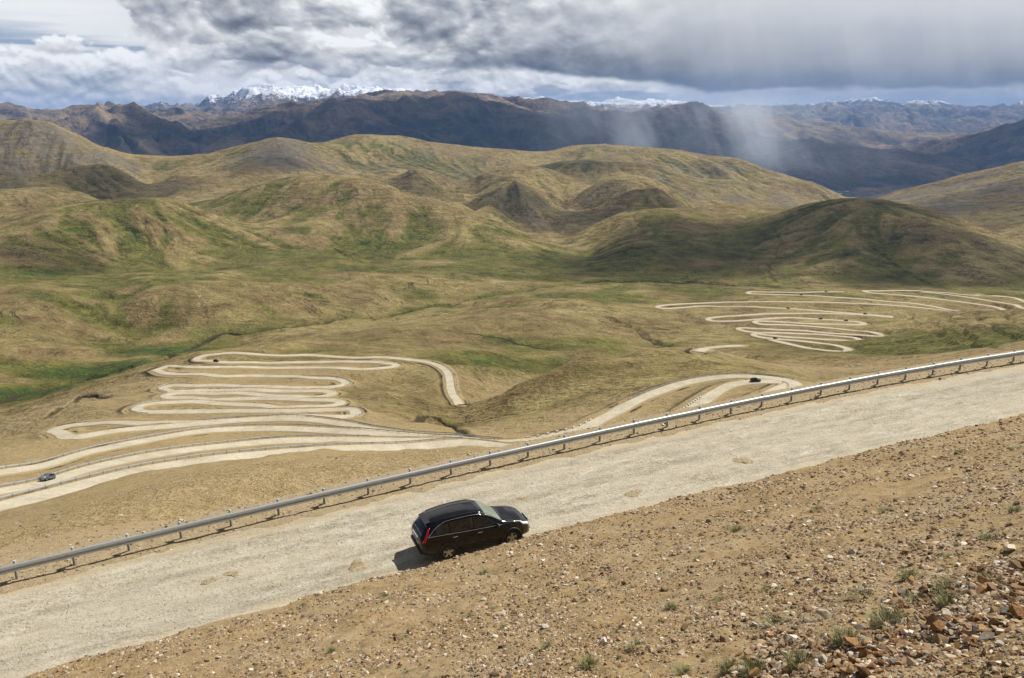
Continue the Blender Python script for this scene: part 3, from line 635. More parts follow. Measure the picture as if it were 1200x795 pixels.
# shelf scars: eroded steps across the slopes of the valley
_sb = band(15500, 18500, 99999, 999999)
SNOW = (np.clip((H-(300-120*sstep(-.1, .05, th)))/150, -1.2, 1.3)*.55+.25-.15*np.clip(GUL, -1, 1))*_sb-1.5*(1-_sb)+0*(1-.8*sstep(.43, .50, th))
SNOW = SNOW-.45*sstep(.20, .34, th)
ATT = dict(veg=VEG, dirt=DIRT, gul=GUL, rock=ROCK, bank=BANK, snow=SNOW)
def sheet(name, k0, k1, mat, keys, step=1, c0=0, c1=None):
    r = np.r_[np.arange(k0, k1-1, step), k1-1]; c1 = c1 or NA
    V = np.stack([X[r][:, c0:c1], Y[r][:, c0:c1], H[r][:, c0:c1]], -1).reshape(-1, 3)
    o = mesh_np(name, V, grid_faces(len(r), c1-c0, True), mat, attrs={q: ATT[q][r][:, c0:c1].ravel() for q in keys})
    return tag(o, kind='structure')
kA, kB, kC = (int(np.searchsorted(R, v)) for v in (62, 1160, 5800))
# bank attributes
u_, v_ = to_uv(X[:kA], Y[:kA]); q_ = v_edge(u_)-v_
PEB = np.zeros((NR, NA), F32); PEB[:kA] = .35*fbm(X[:kA]*.18, Y[:kA]*.18, 3, 91)+np.where(q_ > 0, .12, .05)
ATT['peb'] = PEB; VEG[:kA] = .18+.5*fbm(X[:kA]*.5, Y[:kA]*.5, 3, 92)+.15*np.exp(-((q_-.5)/.8)**2)-.1
PALE = np.zeros((NR, NA), F32); PALE[:kA+1] = sstep(.5, -.3, v_edge(to_uv(X[:kA+1], Y[:kA+1])[0])-to_uv(X[:kA+1], Y[:kA+1])[1])*(1-.6*sstep(1.5, 8, to_uv(X[:kA+1], Y[:kA+1])[1]-v_rail(to_uv(X[:kA+1], Y[:kA+1])[0])))
ATT['pale'] = PALE
sheet('ground', 0, kA+1, MAT['bank'], ('veg', 'peb', 'pale'))
sheet('valley_ground', kA, kB+1, MAT['hill'], ('veg', 'dirt', 'gul', 'rock', 'bank'))
sheet('hills', kB, kC+1, MAT['hill'], ('veg', 'dirt', 'gul', 'rock', 'bank'))
sheet('mountains', kC, NR, MAT['mountain'], ('veg', 'snow'))
# the bank goes on beside and behind the camera
_ks = np.r_[np.arange(0, kA, 5), kA]; ths = np.linspace(TH[-1], 2*pi+TH[0], 420)
xs_ = R[_ks][:, None]*np.sin(ths)[None]; ys_ = R[_ks][:, None]*np.cos(ths)[None]; zs_, os_, qs_ = near_height(xs_, ys_); zs_ = np.where(os_ > 0, zs_-os_*.45, zs_)
o = mesh_np('ground', np.stack([xs_, ys_, zs_], -1).reshape(-1, 3), grid_faces(len(_ks), 420, True), MAT['bank'], attrs={'veg': np.full(xs_.size, .1, F32), 'peb': (.12+.3*fbm(xs_*.18, ys_*.18, 3, 91)).ravel(), 'pale': sstep(.5, -.3, qs_).ravel()}); tag(o, kind='structure')
# the near road
us = np.arange(-42, 80, .16); ws = np.linspace(0, 1, 72)
U = np.repeat(us[:, None], 72, 1); V0 = v_edge(U)-.9; V1 = v_rail(U)-.1; V_ = V0+(V1-V0)*ws[None]
xx, yy = to_xy(U, V_); zz = z_road(U)+road_relief(U, V_, v_edge(U))
edge = np.minimum(V_-v_edge(U), v_rail(U)-.6-V_)
lane = 1-sstep(.1, 1.3, edge+.5*fbm(U*.4, V_*.8, 3, 45))
o = mesh_np('road', np.stack([xx, yy, zz], -1).reshape(-1, 3), grid_faces(len(us), 72, True), MAT['road'], attrs={'lane': lane.ravel()}); tag(o, kind='structure')
# the lower roads
def ribbon(name, P, hw, mat):
    t = np.gradient(P[:, :2], axis=0); t /= np.linalg.norm(t, axis=1)[:, None]+1e-9; n = np.stack([-t[:, 1], t[:, 0]], 1)
    off = np.array([-1.32, -1.0, -.8, -.3, .3, .8, 1.0, 1.32]); dz = np.array([-.55, .02, .06, .05, .05, .06, .02, -.55])
    ln = np.array([1.3, 1.0, .5, 0, 0, .5, 1.0, 1.3])
    r = np.hypot(P[:, 0], P[:, 1])
    wob = 1+.10*fbm(np.arange(len(P))*.13, np.arange(len(P))*0+hw, 3, 3)
    V = np.empty((len(P), 8, 3)); V[:, :, :2] = P[:, None, :2]+n[:, None]*(off*hw)[None, :, None]*wob[:, None, None]
    V[:, :, 2] = P[:, 2:3]+dz[None]
    lane = np.tile(ln, (len(P), 1))
    return tag(mesh_np(name, V.reshape(-1, 3), grid_faces(len(P), 8), mat, attrs={'lane': lane.ravel()}), kind='structure')
for (P, hw) in ROADS.values(): ribbon('lower_road', P, hw, MAT['farroad'])
# river far down in the valley
o = mesh_np('river', np.array([(1500, 6200, _rz), (4300, 6200, _rz), (4300, 7900, _rz), (1500, 7900, _rz)]), np.array([[0, 1, 2, 3]]), MAT['water']); tag(o, kind='structure')
print('terrain meshes', round(time.time()-T0, 1))
# ------------------------------------------------------------------ guardrails
def bx(bm, c, s, rot=None):
    M_ = Matrix.Translation(c) @ (rot or Matrix()) @ Matrix.Diagonal((*s, 1))
    return bmesh.ops.create_cube(bm, size=1, matrix=M_)['verts']
def resample(P, step):
    d = np.r_[0, np.cumsum(np.linalg.norm(np.diff(P, axis=0), axis=1))]; n = max(int(round(d[-1]/step)), 1); s = np.arange(n+1)*step; s = s[s <= d[-1]+1e-6]
    return np.stack([np.interp(s, d, P[:, k]) for k in range(3)], 1)
def frame2d(P):
    t = np.gradient(P, axis=0); t /= np.linalg.norm(t, axis=1)[:, None]; n = np.stack([-t[:, 1], t[:, 0], 0*t[:, 0]], 1); n /= np.linalg.norm(n, axis=1)[:, None]+1e-9
    return t, n
WB = [(0, .0), (.012, .0), (.045, .035), (.083, .055), (.083, .095), (.045, .125), (.012, .145), (.012, .165), (.045, .185), (.083, .205), (.086, .250), (.074, .285), (.045, .306), (.0, .312), (-.012, .300)]
def beam(name, P, side, z0, mat, parent, prof=WB, thick=.012):
    """corrugated beam along P, bulging to `side` (+1 left of travel)"""
    t, n = frame2d(P); pr = np.array(prof); pr = np.vstack([pr, pr[::-1]-[thick, 0]]); m = len(pr)
    V = P[:, None, :]+n[:, None, :]*(pr[:, 0]*side)[None, :, None]; V[:, :, 2] += z0+pr[:, 1][None]
    f = []
    N = len(P); i = np.arange(N-1)[:, None]*m; j = np.arange(m)[None]; j2 = (j+1) % m
    F = np.stack([i+j, i+j2, i+m+j2, i+m+j], -1).reshape(-1, 4)
    return mesh_np(name, V.reshape(-1, 3), F, mat, parent, smooth=False)
# near rail: round posts, spacer block, two corrugations
_u = np.arange(-34.0, 78, .5); _pts = np.stack([*to_xy(_u, v_rail(_u)), z_road(_u)+.05], 1)
_pp = resample(_pts, 2.0)
# slide the posts so they fall where the photograph shows them
_u27, _ = to_uv(*on_road_plane(RAILPX)[:, :2].T); _up, _ = to_uv(_pp[:, 0], _pp[:, 1])
_ph = np.mean([(a-_up[np.argmin(np.abs(_up-a))]) for a in _u27[4:22]]); _pp = resample(np.stack([*to_xy(_u+_ph, v_rail(_u+_ph)), z_road(_u+_ph)+.05], 1), 2.0)
gr = empty('guardrail', tuple(_pp[len(_pp)//2])); tag(gr, 'long galvanised guardrail along the outer edge of the near gravel road beyond the black car', 'guardrail', 'guardrails along the road')
O = np.array(_pp[len(_pp)//2])
_bp = resample(_pp, .5); _t, _n = frame2d(_bp)
for k0 in range(0, len(_bp)-1, 8):                         # four metre lengths, lapped and bolted, none quite true
    q = _bp[k0:min(k0+9, len(_bp))]-O-_n[k0:min(k0+9, len(_bp))]*(.20+random.uniform(-.008, .012)); e0 = q[1]-q[0]; q = np.vstack([q[:1]-e0*.25, q]) ; q[:, 2] += np.linspace(random.uniform(-.012, .012), random.uniform(-.012, .012), len(q))
    if len(q) > 2: beam('rail_section', q, -1, .40, MAT['galvanised'], gr)
pm = None
for i, p in enumerate(_pp):
    if not (i % 1 == 0): continue
    q = p-O
    if pm is None:
        bm = bmesh.new(); bmesh.ops.create_cone(bm, cap_ends=True, segments=14, radius1=.055, radius2=.055, depth=1.35, matrix=Matrix.Translation((0, 0, .725-.675)))
        pm = obj_bm('post', bm, MAT['post_steel'], gr, True); 
        for f in pm.data.polygons: f.use_smooth = abs(f.normal.z) < .5
        bm = bmesh.new(); bmesh.ops.create_cone(bm, cap_ends=True, segments=14, radius1=.062, radius2=.045, depth=.04, matrix=Matrix.Translation((0, 0, .745)))
        obj_bm('post_cap', bm, MAT['post_cap'], pm)
        bm = bmesh.new(); yaw = Matrix.Rotation(PSI, 4, 'Z'); bx(bm, yaw @ Vector((0, -.13, .555)), (.12, .14, .20), yaw); bmesh.ops.bevel(bm, geom=bm.edges[:], offset=.012, segments=1, affect='EDGES')
        obj_bm('spacer_block', bm, MAT['post_steel'], pm)
        po = pm
    else: po = copy_thing(pm, gr)
    po.location = q; po.rotation_euler = (random.gauss(0, .012), random.gauss(0, .012), 0)
# guardrails of the lower roads
def lower_rail(P, side, label, hw, post_step=4.0):
    t, n = frame2d(P); Q = P+n*side*(hw+.25); Q = resample(np.stack([smooth1(Q[:, k], 3) for k in range(3)], 1), 2.0)
    if len(Q) < 4: return
    O = Q[len(Q)//2].copy(); g = empty('guardrail', tuple(O)); tag(g, label, 'guardrail', 'guardrails along the road')
    beam('rail_beam', Q-O, -side, .42, MAT['galvanised'], g, prof=[(0, 0), (.06, .08), (.02, .16), (.06, .24), (0, .33)], thick=.03)
    first = None
    pst = resample(Q, post_step)[:100]
    for p in pst:
        if first is None:
            bm = bmesh.new(); bx(bm, (0, 0, .2), (.14, .14, 1.25)); first = obj_bm('post', bm, MAT['post_steel'], g); o = first
        else: o = copy_thing(first, g)
        o.location = p-O
def seg(P, a, b):
    def near(q):
        h = hit(*q); return int(np.argmin(np.hypot(P[:, 0]-h[0], P[:, 1]-h[1])))
    i, j = sorted((near(a), near(b))); return P[i:j+1]
def outward(P):
    t, n = frame2d(P); c = P.mean(0); k = len(P)//2; return 1 if np.dot(n[k], P[k]-c) > 0 else -1
def faraway(P):
    t, n = frame2d(P); k = len(P)//2; return 1 if np.dot(n[k], P[k]) > 0 else -1
for key, a, b, lab in (('strand3', (0, 598), (548, 521.5), 'guardrail on the far edge of the lowest of the three parallel lower roads at left'),
                       ('strand2', (0, 578), (440, 518.6), 'guardrail just above the grey car on the middle of the three parallel lower roads'),
                       ('strand1', (0, 555), (552, 518.3), 'guardrail on the far edge of the uppermost of the three parallel lower roads'),
                       ('strand1', (743, 471.5), (924, 448), 'curved guardrail round the outside of the hairpin with the black car'),
                       ('hair1', (526, 514), (231, 497), 'guardrail along the lowest leg of the left switchbacks')):
    P = seg(ROADS[key][0], a, b); lower_rail(P, faraway(P), lab, ROADS[key][1])
for a, b, lab in (((400, 453), (350, 441.8), 'short guardrail round the right hairpin third from the top of the left switchbacks'),
                  ((205, 458.2), (225, 451.8), 'short guardrail round the left hairpin in the middle of the left switchbacks'),
                  ((405, 487.6), (395, 480.7), 'short guardrail round the lowest right hairpin of the left switchbacks'),
                  ((180, 482.4), (200, 472.3), 'short guardrail round the left hairpin second from below in the left switchbacks'),
                  ((501, 424.7), (531, 464), 'guardrail on the outside of the road bend above the ravine')):
    P = seg(ROADS['hair1'][0], a, b); lower_rail(P, outward(P), lab, ROADS['hair1'][1])
# guard stones on the outer edge of the hairpin's lower leg
def stones(P, side, hw, step, label, group):
    t, n = frame2d(P); Q = resample(P+n*side*(hw-.3), step); first = None
    for k, p in enumerate(Q):
        if first is None:
            bm = bmesh.new(); bx(bm, (0, 0, .20), (1.25, .60, .95)); bmesh.ops.bevel(bm, geom=bm.edges[:], offset=.09, segments=2, affect='EDGES')
            for v in bm.verts: v.co += Vector((random.uniform(-.02, .02),)*3)
            o = first = obj_bm('guard_stone', bm, MAT['white_stone'])
        else: o = copy_thing(first)
        j = int(np.argmin(np.hypot(P[:, 0]-p[0], P[:, 1]-p[1])))
        o.location = p; o.rotation_euler = (0, 0, atan2(t[j, 1], t[j, 0])+random.uniform(-.1, .1)); o.scale = (1, 1, random.uniform(.8, 1.15))
        tag(o, label, 'guard stone', group)
P = seg(ROADS['strand2'][0], (760, 504), (827, 468)); stones(P, faraway(P), 2.9, 2.7, 'whitish guard stone in the row along the hairpin leg above the near guardrail', 'guard stones by the hairpin')
P = seg(ROADS['strand1'][0], (625, 516.5), (700, 493)); stones(P, faraway(P), 2.9, 4.2, 'whitish guard stone along the road climbing the brown hill', 'guard stones by the climb')
p = hit(820, 472); bm = bmesh.new(); bmesh.ops.create_cone(bm, cap_ends=True, segments=8, radius1=.07, radius2=.05, depth=4.2, matrix=Matrix.Translation((0, 0, 1.9)))
bx(bm, (0, 0, 4.02), (.30, .30, .12)); o = obj_bm('marker_pole', bm, MAT['white_stone']); o.location = p; tag(o, 'thin pale pole standing on the dirt island inside the hairpin', 'pole')
print('rails', round(time.time()-T0, 1))

# ------------------------------------------------------------------ cars
def paint(name, col, dust=(.20, .16, .10), dusty=.24):
    k = NT(name); z = k.n('ShaderNodeSeparateXYZ'); k.put(z.inputs[0], k.pos())
    n = k.noise(5, 4, .6); d = k.math('MULTIPLY', k.mapr(k.math('ADD', z.outputs[2], k.math('MULTIPLY', n, -.5)), .75, .0), dusty)
    d = k.math('ADD', d, .006)
    MAT[name] = k.bsdf(k.mix(d, col, dust), k.math('ADD', .16, k.math('MULTIPLY', d, .7)), None, 0, .28, .12)
paint('black_paint', (.006, .006, .008)); paint('grey_paint', (.10, .12, .16), dusty=.5)
simple('tinted_glass', (.008, .010, .010), .05, spec=.6); simple('windscreen', (.20, .225, .165), .10, spec=.5)  # opaque windscreen, the lit dashboard behind it painted in as its colour
simple('black_plastic', (.018, .017, .016), .6, var=.3); simple('tyre', (.030, .027, .023), .9, var=.4); simple('alloy', (.46, .43, .37), .45, .5, var=.2)
simple('chrome', (.75, .76, .78), .15, 1.); simple('red_lamp', (.42, .010, .012), .15, spec=.6); simple('clear_lamp', (.80, .82, .84), .08, spec=.7, coat=.5); simple('plate', (.12, .20, .50), .5)
simple('silver_trim', (.42, .43, .43), .35, .4)
XS = np.array([-2.31, -2.26, -2.15, -2.0, -1.85, -1.6, -1.0, -.3, .1, .35, .6, .85, 1.0, 1.15, 1.5, 1.85, 2.05, 2.16, 2.22, 2.25])
ZB = np.array([.93, .99, 1.05, 1.09, 1.10, 1.09, 1.06, 1.025, 1.01, 1.005, 1.0, .99, .975, .955, .905, .83, .755, .67, .58, .52])
ZT = np.array([.98, 1.06, 1.22, 1.40, 1.535, 1.60, 1.665, 1.675, 1.64, 1.535, 1.38, 1.20, 1.10, 1.05, .99, .905, .825, .73, .62, .54])
WW = np.array([.66, .76, .84, .88, .895, .91, .91, .91, .91, .91, .91, .91, .91, .90, .885, .83, .74, .62, .49, .38])
WT = np.array([.54, .54, .545, .55, .56, .58, .61, .62, .62, .63, .655, .68, .69, .70, .70, .66, .58, .48, .38, .28])
ZL = np.array([.46, .40, .34, .31, .30, .29, .28, .28, .28, .28, .28, .28, .28, .28, .27, .26, .26, .28, .32, .38])
def prm(x): return [np.interp(x, XS, A) for A in (ZB, ZT, WW, WT, ZL)]
def section(x):
    zb, zt, w, wt, zl = prm(x); e = min(1., max(zt-zb, 0)/.45); zm = zl+(zb-zl)*.42
    g = lambda f: (.925*w+(wt+.035-.925*w)*f, zb+(zt-.085*e-zb)*f)
    P = [(0, zl), (.5*w, zl), (.86*w, zl+.01), (.955*w, zl+.07), (.995*w, zm-.12), (w, zm), (.992*w, zb-.16), (.965*w, zb-.045), (.925*w, zb), g(.33), g(.66), g(1.), (wt-.015, zt-.03*e), (wt*.8, zt-.006), (wt*.4, zt+.006), (0, zt+.010)]
    return np.array(P)
JB, JR, JT = 8, 11, 15
def surf(x, j, sgn=1):
    s = section(x); i = min(int(j), len(s)-2); p = s[i]+(s[i+1]-s[i])*(j-i); return Vector((x, sgn*p[0], p[1]))
def normal(x, j, sgn):
    a = surf(x+.01, j, sgn)-surf(x-.01, j, sgn); b = surf(x, min(j+.05, JT-.01), sgn)-surf(x, max(j-.05, 0), sgn); n = a.cross(b)*sgn
    return n.normalized() if n.length > 0 else Vector((0, 0, 1))
def patch_mesh(name, mat, parent, xa, xb, j0, j1, sgn, off=.006, nx=8, nj=6, both=False):
    """pane on the body surface; xa(f), xb(f) give its rear and front edge at height fraction f"""
    bm = bmesh.new()
    def add(sg):
        G = []
        for a in range(nj+1):
            f = a/nj; j = j0+(j1-j0)*f; row = []
            for b in range(nx+1):
                x = xa(f)+(xb(f)-xa(f))*b/nx; p = surf(x, j, sg); n = normal(x, j, sg)
                if n.dot(p-Vector((x, 0, .8))) < 0: n = -n
                row.append(bm.verts.new(p+n*off))
            G.append(row)
        for a in range(nj):
            for b in range(nx):
                try: bm.faces.new((G[a][b], G[a][b+1], G[a+1][b+1], G[a+1][b]))
                except ValueError: pass
        return G
    add(sgn)
    if both: add(-sgn)
    bmesh.ops.remove_doubles(bm, verts=bm.verts[:], dist=.002)
    bmesh.ops.solidify(bm, geom=bm.faces[:], thickness=.004)
    return obj_bm(name, bm, mat, parent, True)
def tube(name, pts, r, mat, parent, seg_=6):
    bm = bmesh.new(); pts = [Vector(p) for p in pts]; rings = []
    for i, p in enumerate(pts):
        t = (pts[min(i+1, len(pts)-1)]-pts[max(i-1, 0)]).normalized(); a = t.orthogonal().normalized(); b = t.cross(a)
        if rings: # keep the frame steady
            a = (pa-t*pa.dot(t)).normalized(); b = t.cross(a)
        pa = a; rings.append([bm.verts.new(p+a*cos(2*pi*k/seg_)*r+b*sin(2*pi*k/seg_)*r) for k in range(seg_)])
    for A, B in zip(rings, rings[1:]):
        for k in range(seg_): bm.faces.new((A[k], A[(k+1) % seg_], B[(k+1) % seg_], B[k]))
    bm.faces.new(rings[0]); bm.faces.new(rings[-1][::-1])
    return obj_bm(name, bm, mat, parent, True)
def lathe(bm, prof, segs, M_):
    rings = [[bm.verts.new(M_ @ Vector((r*cos(2*pi*k/segs), y, r*sin(2*pi*k/segs)))) for k in range(segs)] for r, y in prof]
    for A, B in zip(rings, rings[1:]):
        for k in range(segs): bm.faces.new((A[k], A[(k+1) % segs], B[(k+1) % segs], B[k]))
    return rings
def make_car(pm, fine=True):
    t = empty('suv', (0, 0, 0))
    xs = np.unique(np.concatenate([np.linspace(-2.31, 2.25, 64), XS]))
    n = len(section(0)); ring = []
    for x in xs:
        s = section(x); full = [(y, z) for y, z in s]+[(-y, z) for y, z in s[-2:0:-1]]; ring.append(full)
    m = len(ring[0]); V = np.array([[(x, y, z) for y, z in r] for x, r in zip(xs, ring)]).reshape(-1, 3)
    i = np.arange(len(xs)-1)[:, None]*m; j = np.arange(m)[None]; F = np.stack([i+j, i+m+j, i+m+(j+1) % m, i+(j+1) % m], -1).reshape(-1, 4)
    bm = bmesh.new(); vs = [bm.verts.new(v) for v in V]
    for f in F: bm.faces.new([vs[q] for q in f])
    bm.faces.new(vs[:m]); bm.faces.new(vs[-m:])
    body = obj_bm('body', bm, pm, t, True)
    xr = lambda v: (lambda f: v)
    # panes: side windows in three, windscreen, rear window
    for sg in (1, -1):
        patch_mesh('side_window', MAT['tinted_glass'], t, lambda f: -.16+.0*f, lambda f: .93-.62*f, JB+.12, JR-.15, sg)
        patch_mesh('side_window', MAT['tinted_glass'], t, xr(-1.13), xr(-.22), JB+.12, JR-.15, sg)
        patch_mesh('side_window', MAT['tinted_glass'], t, lambda f: -1.98+.42*f*f, xr(-1.19), JB+.12, JR-.25, sg)
        low = [surf(x, JB+.06, sg)+Vector((0, sg*.012, 0)) for x in np.linspace(-2.02, .95, 24)]
        up = [surf(x, j, sg)+Vector((0, sg*.012, .004)) for x, j in [(-2.02, JB+.06), (-1.93, JB+.8), (-1.78, JB+1.6), (-1.6, JB+2.3), (-1.3, JR-.08), (-.9, JR-.05), (-.3, JR-.05), (.1, JR-.06), (.33, JR-.1)]]
        tube('window_trim', low, .011, MAT['chrome'], t); tube('window_trim', up, .011, MAT['chrome'], t)
        # door mirror, handles, roof rail, lamps
        bm = bmesh.new(); bmesh.ops.create_icosphere(bm, subdivisions=2, radius=1, matrix=Matrix.Translation((.72, sg*1.02, 1.08)) @ Matrix.Diagonal((.075, .13, .085, 1))); bx(bm, (.74, sg*.91, 1.05), (.07, .12, .04))
        obj_bm('mirror', bm, MAT['chrome' if False else 'black_plastic'], t, True)
        for hx in (-.98, .02):
            bm = bmesh.new(); p = surf(hx, 6.4, sg); bx(bm, p+Vector((0, sg*.018, 0)), (.20, .03, .035)); bmesh.ops.bevel(bm, geom=bm.edges[:], offset=.01, segments=1, affect='EDGES'); obj_bm('door_handle', bm, MAT['chrome'], t)
        tube('roof_rail', [surf(x, JR+1.1, sg)+Vector((0, 0, h)) for x, h in [(-1.75, .0), (-1.68, .018), (-1.2, .02), (-.5, .02), (-.05, .018), (.04, .0)]], .012, MAT['black_plastic'], t)
        tl = patch_mesh('tail_light', MAT['red_lamp'], t, lambda f: -2.27+.28*f**1.2, lambda f: -2.13+.24*f**1.2, 6.3, JR-.3, sg, off=.014, nx=4, nj=8)
        patch_mesh('headlight', MAT['clear_lamp'], t, lambda f: 1.82-.12*f, lambda f: 2.13-.02*f, 6.9, 9.6, sg, off=.012, nx=6, nj=4)
        # door seams
        for dx in (-1.16, -.19, .92):
            tube('door_seam', [surf(dx+.02*k, j, sg)+Vector((0, sg*.001, 0)) for k, j in enumerate((4.3, 5, 6, 7, 7.8))], .005, MAT['black_plastic'], t, 4)
        # lower cladding and wheel arches
        patch_mesh('sill', MAT['black_plastic'], t, xr(-.86), xr(.90), 2.6, 4.2, sg, off=.012, nx=6, nj=3)
        for wx in (-1.29, 1.33):
            bm = bmesh.new(); yy = .895 if wx > 0 else .905
            A = []
            for k in range(21):
                a = pi*(k/20*1.12-.06); A.append([bm.verts.new((wx+r*cos(a), sg*y, .345+r*sin(a))) for r, y in ((.36, yy-.10), (.36, yy+.022), (.43, yy+.018), (.44, yy-.04))])
            for a, b in zip(A, A[1:]):
                for q in range(3): bm.faces.new((a[q], a[q+1], b[q+1], b[q]))
            obj_bm('wheel_arch', bm, MAT['black_plastic'], t, True)
            bm = bmesh.new(); lathe(bm, [(.001, 0), (.36, 0)], 24, Matrix.Translation((wx, sg*(yy-.02), .345))); w_ = obj_bm('wheel_well', bm, MAT['black_plastic'], t)
            wh = empty('wheel', (wx, sg*.80, .345)); wh.parent = t
            bm = bmesh.new(); lathe(bm, [(.215, -.105), (.30, -.115), (.335, -.09), (.345, -.04), (.345, .04), (.335, .09), (.30, .115), (.215, .105), (.215, -.105)], 32, Matrix()); obj_bm('tyre', bm, MAT['tyre'], wh, True)
            bm = bmesh.new(); o_ = sg*.085
            lathe(bm, [(.217, o_-.03*sg), (.217, o_), (.195, o_+.012*sg), (.185, o_-.02*sg)], 32, Matrix())
            for k in range(5):
                a = 2*pi*k/5+.3; R_ = Matrix.Rotation(-a, 4, 'Y'); bx(bm, R_ @ Vector((.115, o_-.005*sg, 0)), (.17, .03, .075), R_)
            lathe(bm, [(.001, o_+.02*sg), (.05, o_+.018*sg), (.06, o_-.02*sg)], 16, Matrix()); lathe(bm, [(.001, o_-.05*sg), (.2, o_-.05*sg)], 24, Matrix())
            obj_bm('rim', bm, MAT['alloy'], wh, False)
    def topj(name, mat, xa, xb, j0, off, nx=10, nj=8):
        bm = bmesh.new(); G = []
        for b in range(nx+1):
            x = xa+(xb-xa)*b/nx; row = []
            for a in range(-nj, nj+1):
                sg = 1 if a >= 0 else -1; j = JT-(JT-j0)*abs(a)/nj; p = surf(x, min(j, JT-.001), sg); nn = normal(x, min(j, JT-.1), sg); nn = nn if nn.z > 0 else -nn; row.append(bm.verts.new(p+nn*off))
            G.append(row)
        for A, B in zip(G, G[1:]):
            for k in range(len(A)-1): bm.faces.new((A[k], A[k+1], B[k+1], B[k]))
        bmesh.ops.solidify(bm, geom=bm.faces[:], thickness=.004)
        return obj_bm(name, bm, mat, t, True)
    topj('windscreen', MAT['windscreen'], .30, 1.0, JR+.25, .006)
    topj('rear_window', MAT['tinted_glass'], -2.22, -1.98, JR+.3, .006)
    bm = bmesh.new(); bx(bm, (-1.93, 0, 1.515), (.22, .98, .026), Matrix.Rotation(-.28, 4, 'Y')); bmesh.ops.bevel(bm, geom=bm.edges[:], offset=.015, segments=2, affect='EDGES'); obj_bm('rear_spoiler', bm, pm, t)
    bm = bmesh.new(); bx(bm, (-2.318, 0, .86), (.02, .44, .13)); obj_bm('number_plate', bm, MAT['plate'], t)
    bm = bmesh.new(); bx(bm, (-2.315, 0, .965), (.03, .70, .03)); obj_bm('tailgate_trim', bm, MAT['chrome'], t)
    bm = bmesh.new(); bx(bm, (-2.27, 0, .50), (.16, 1.50, .22)); bmesh.ops.bevel(bm, geom=bm.edges[:], offset=.05, segments=3, affect='EDGES'); obj_bm('rear_bumper', bm, MAT['black_plastic'], t, True)
    bm = bmesh.new(); bx(bm, (2.20, 0, .44), (.12, 1.10, .20)); bmesh.ops.bevel(bm, geom=bm.edges[:], offset=.045, segments=3, affect='EDGES'); obj_bm('front_bumper', bm, MAT['silver_trim'], t, True)
    bm = bmesh.new(); bx(bm, (2.245, 0, .66), (.03, .62, .10)); obj_bm('grille', bm, MAT['chrome'], t)
    for y in (-.36, .36):
        tube('roof_groove', [surf(x, JT-1.15, 1 if y > 0 else -1)+Vector((0, 0, .003)) for x in np.linspace(-1.75, .0, 8)], .006, MAT['black_plastic'], t, 4)
    return t
def ground_pose(o, p, yaw, zfun):
    """stand the car on the road: pitch and roll from the heights under its axles"""
    f = Vector((cos(yaw), sin(yaw), 0)); l = Vector((-sin(yaw), cos(yaw), 0)); p = Vector(p)
    h = lambda a, b: float(zfun(p.x+f.x*a+l.x*b, p.y+f.y*a+l.y*b))
    zf, zr_, zl_, zr2 = (h(1.3, .8)+h(1.3, -.8))/2, (h(-1.3, .8)+h(-1.3, -.8))/2, (h(1.3, .8)+h(-1.3, .8))/2, (h(1.3, -.8)+h(-1.3, -.8))/2
    X_ = (f*2.6+Vector((0, 0, zf-zr_))).normalized(); Y_ = (l*1.6+Vector((0, 0, zl_-zr2))).normalized(); Z_ = X_.cross(Y_).normalized(); Y_ = Z_.cross(X_)
    M_ = Matrix((X_, Y_, Z_)).transposed().to_4x4(); o.rotation_euler = M_.to_euler(); o.location = (p.x, p.y, (zf+zr_)/2)
def z_drive(x, y):
    u, v = to_uv(np.array(x), np.array(y)); return z_road(u)+road_relief(u, v, v_edge(u))
suv = make_car(MAT['black_paint'])
tag(suv, 'black SUV with dusty sides parked on the near gravel road beside the bank', 'car')
wc = on_road_plane(np.array([(522, 655.0), (600.5, 636.)])); c_ = wc.mean(0); uu, vv = to_uv(c_[0], c_[1]); yawc = PSI-.02
cx, cy = to_xy(uu, vv+.82-.14); ground_pose(suv, (cx, cy, 0), yawc, z_drive)
print('car at', cx, cy, 'edge gap', vv-v_edge(uu))
def project(P):
    d = P[:, 1]*CP-P[:, 2]*SP; return 600+FPX*P[:, 0]/d, 397.5-FPX*(P[:, 1]*SP+P[:, 2]*CP)/d
def road_at(key, px, py):
    P = ROADS[key][0]; x, y = project(P); i = int(np.argmin(np.hypot(x-px, (y-py)*2.5))); i = min(max(i, 2), len(P)-3); t = P[i+2]-P[i-2]; return None, P[i], atan2(t[1], t[0]), i
def on_lower(o, key, px, py, head, lat=0.):
    P = ROADS[key][0]; h, c, yaw, i = road_at(key, px, py)
    if cos(yaw)*head < 0: yaw += pi
    zf = lambda x, y: P[np.argmin(np.hypot(P[:, 0]-x, P[:, 1]-y)), 2]+.055
    n = Vector((-sin(yaw), cos(yaw))); ground_pose(o, (c[0]+n.x*lat, c[1]+n.y*lat, 0), yaw, zf)
g2 = make_car(MAT['grey_paint']); tag(g2, 'grey car driving left on the middle of the three parallel lower roads', 'car'); on_lower(g2, 'strand2', 52, 561, -1, -.9)
c3 = copy_thing(suv); tag(c3, 'black SUV driving round the hairpin on the brown hill', 'car'); on_lower(c3, 'strand2', 886, 447.5, 1, 0.)
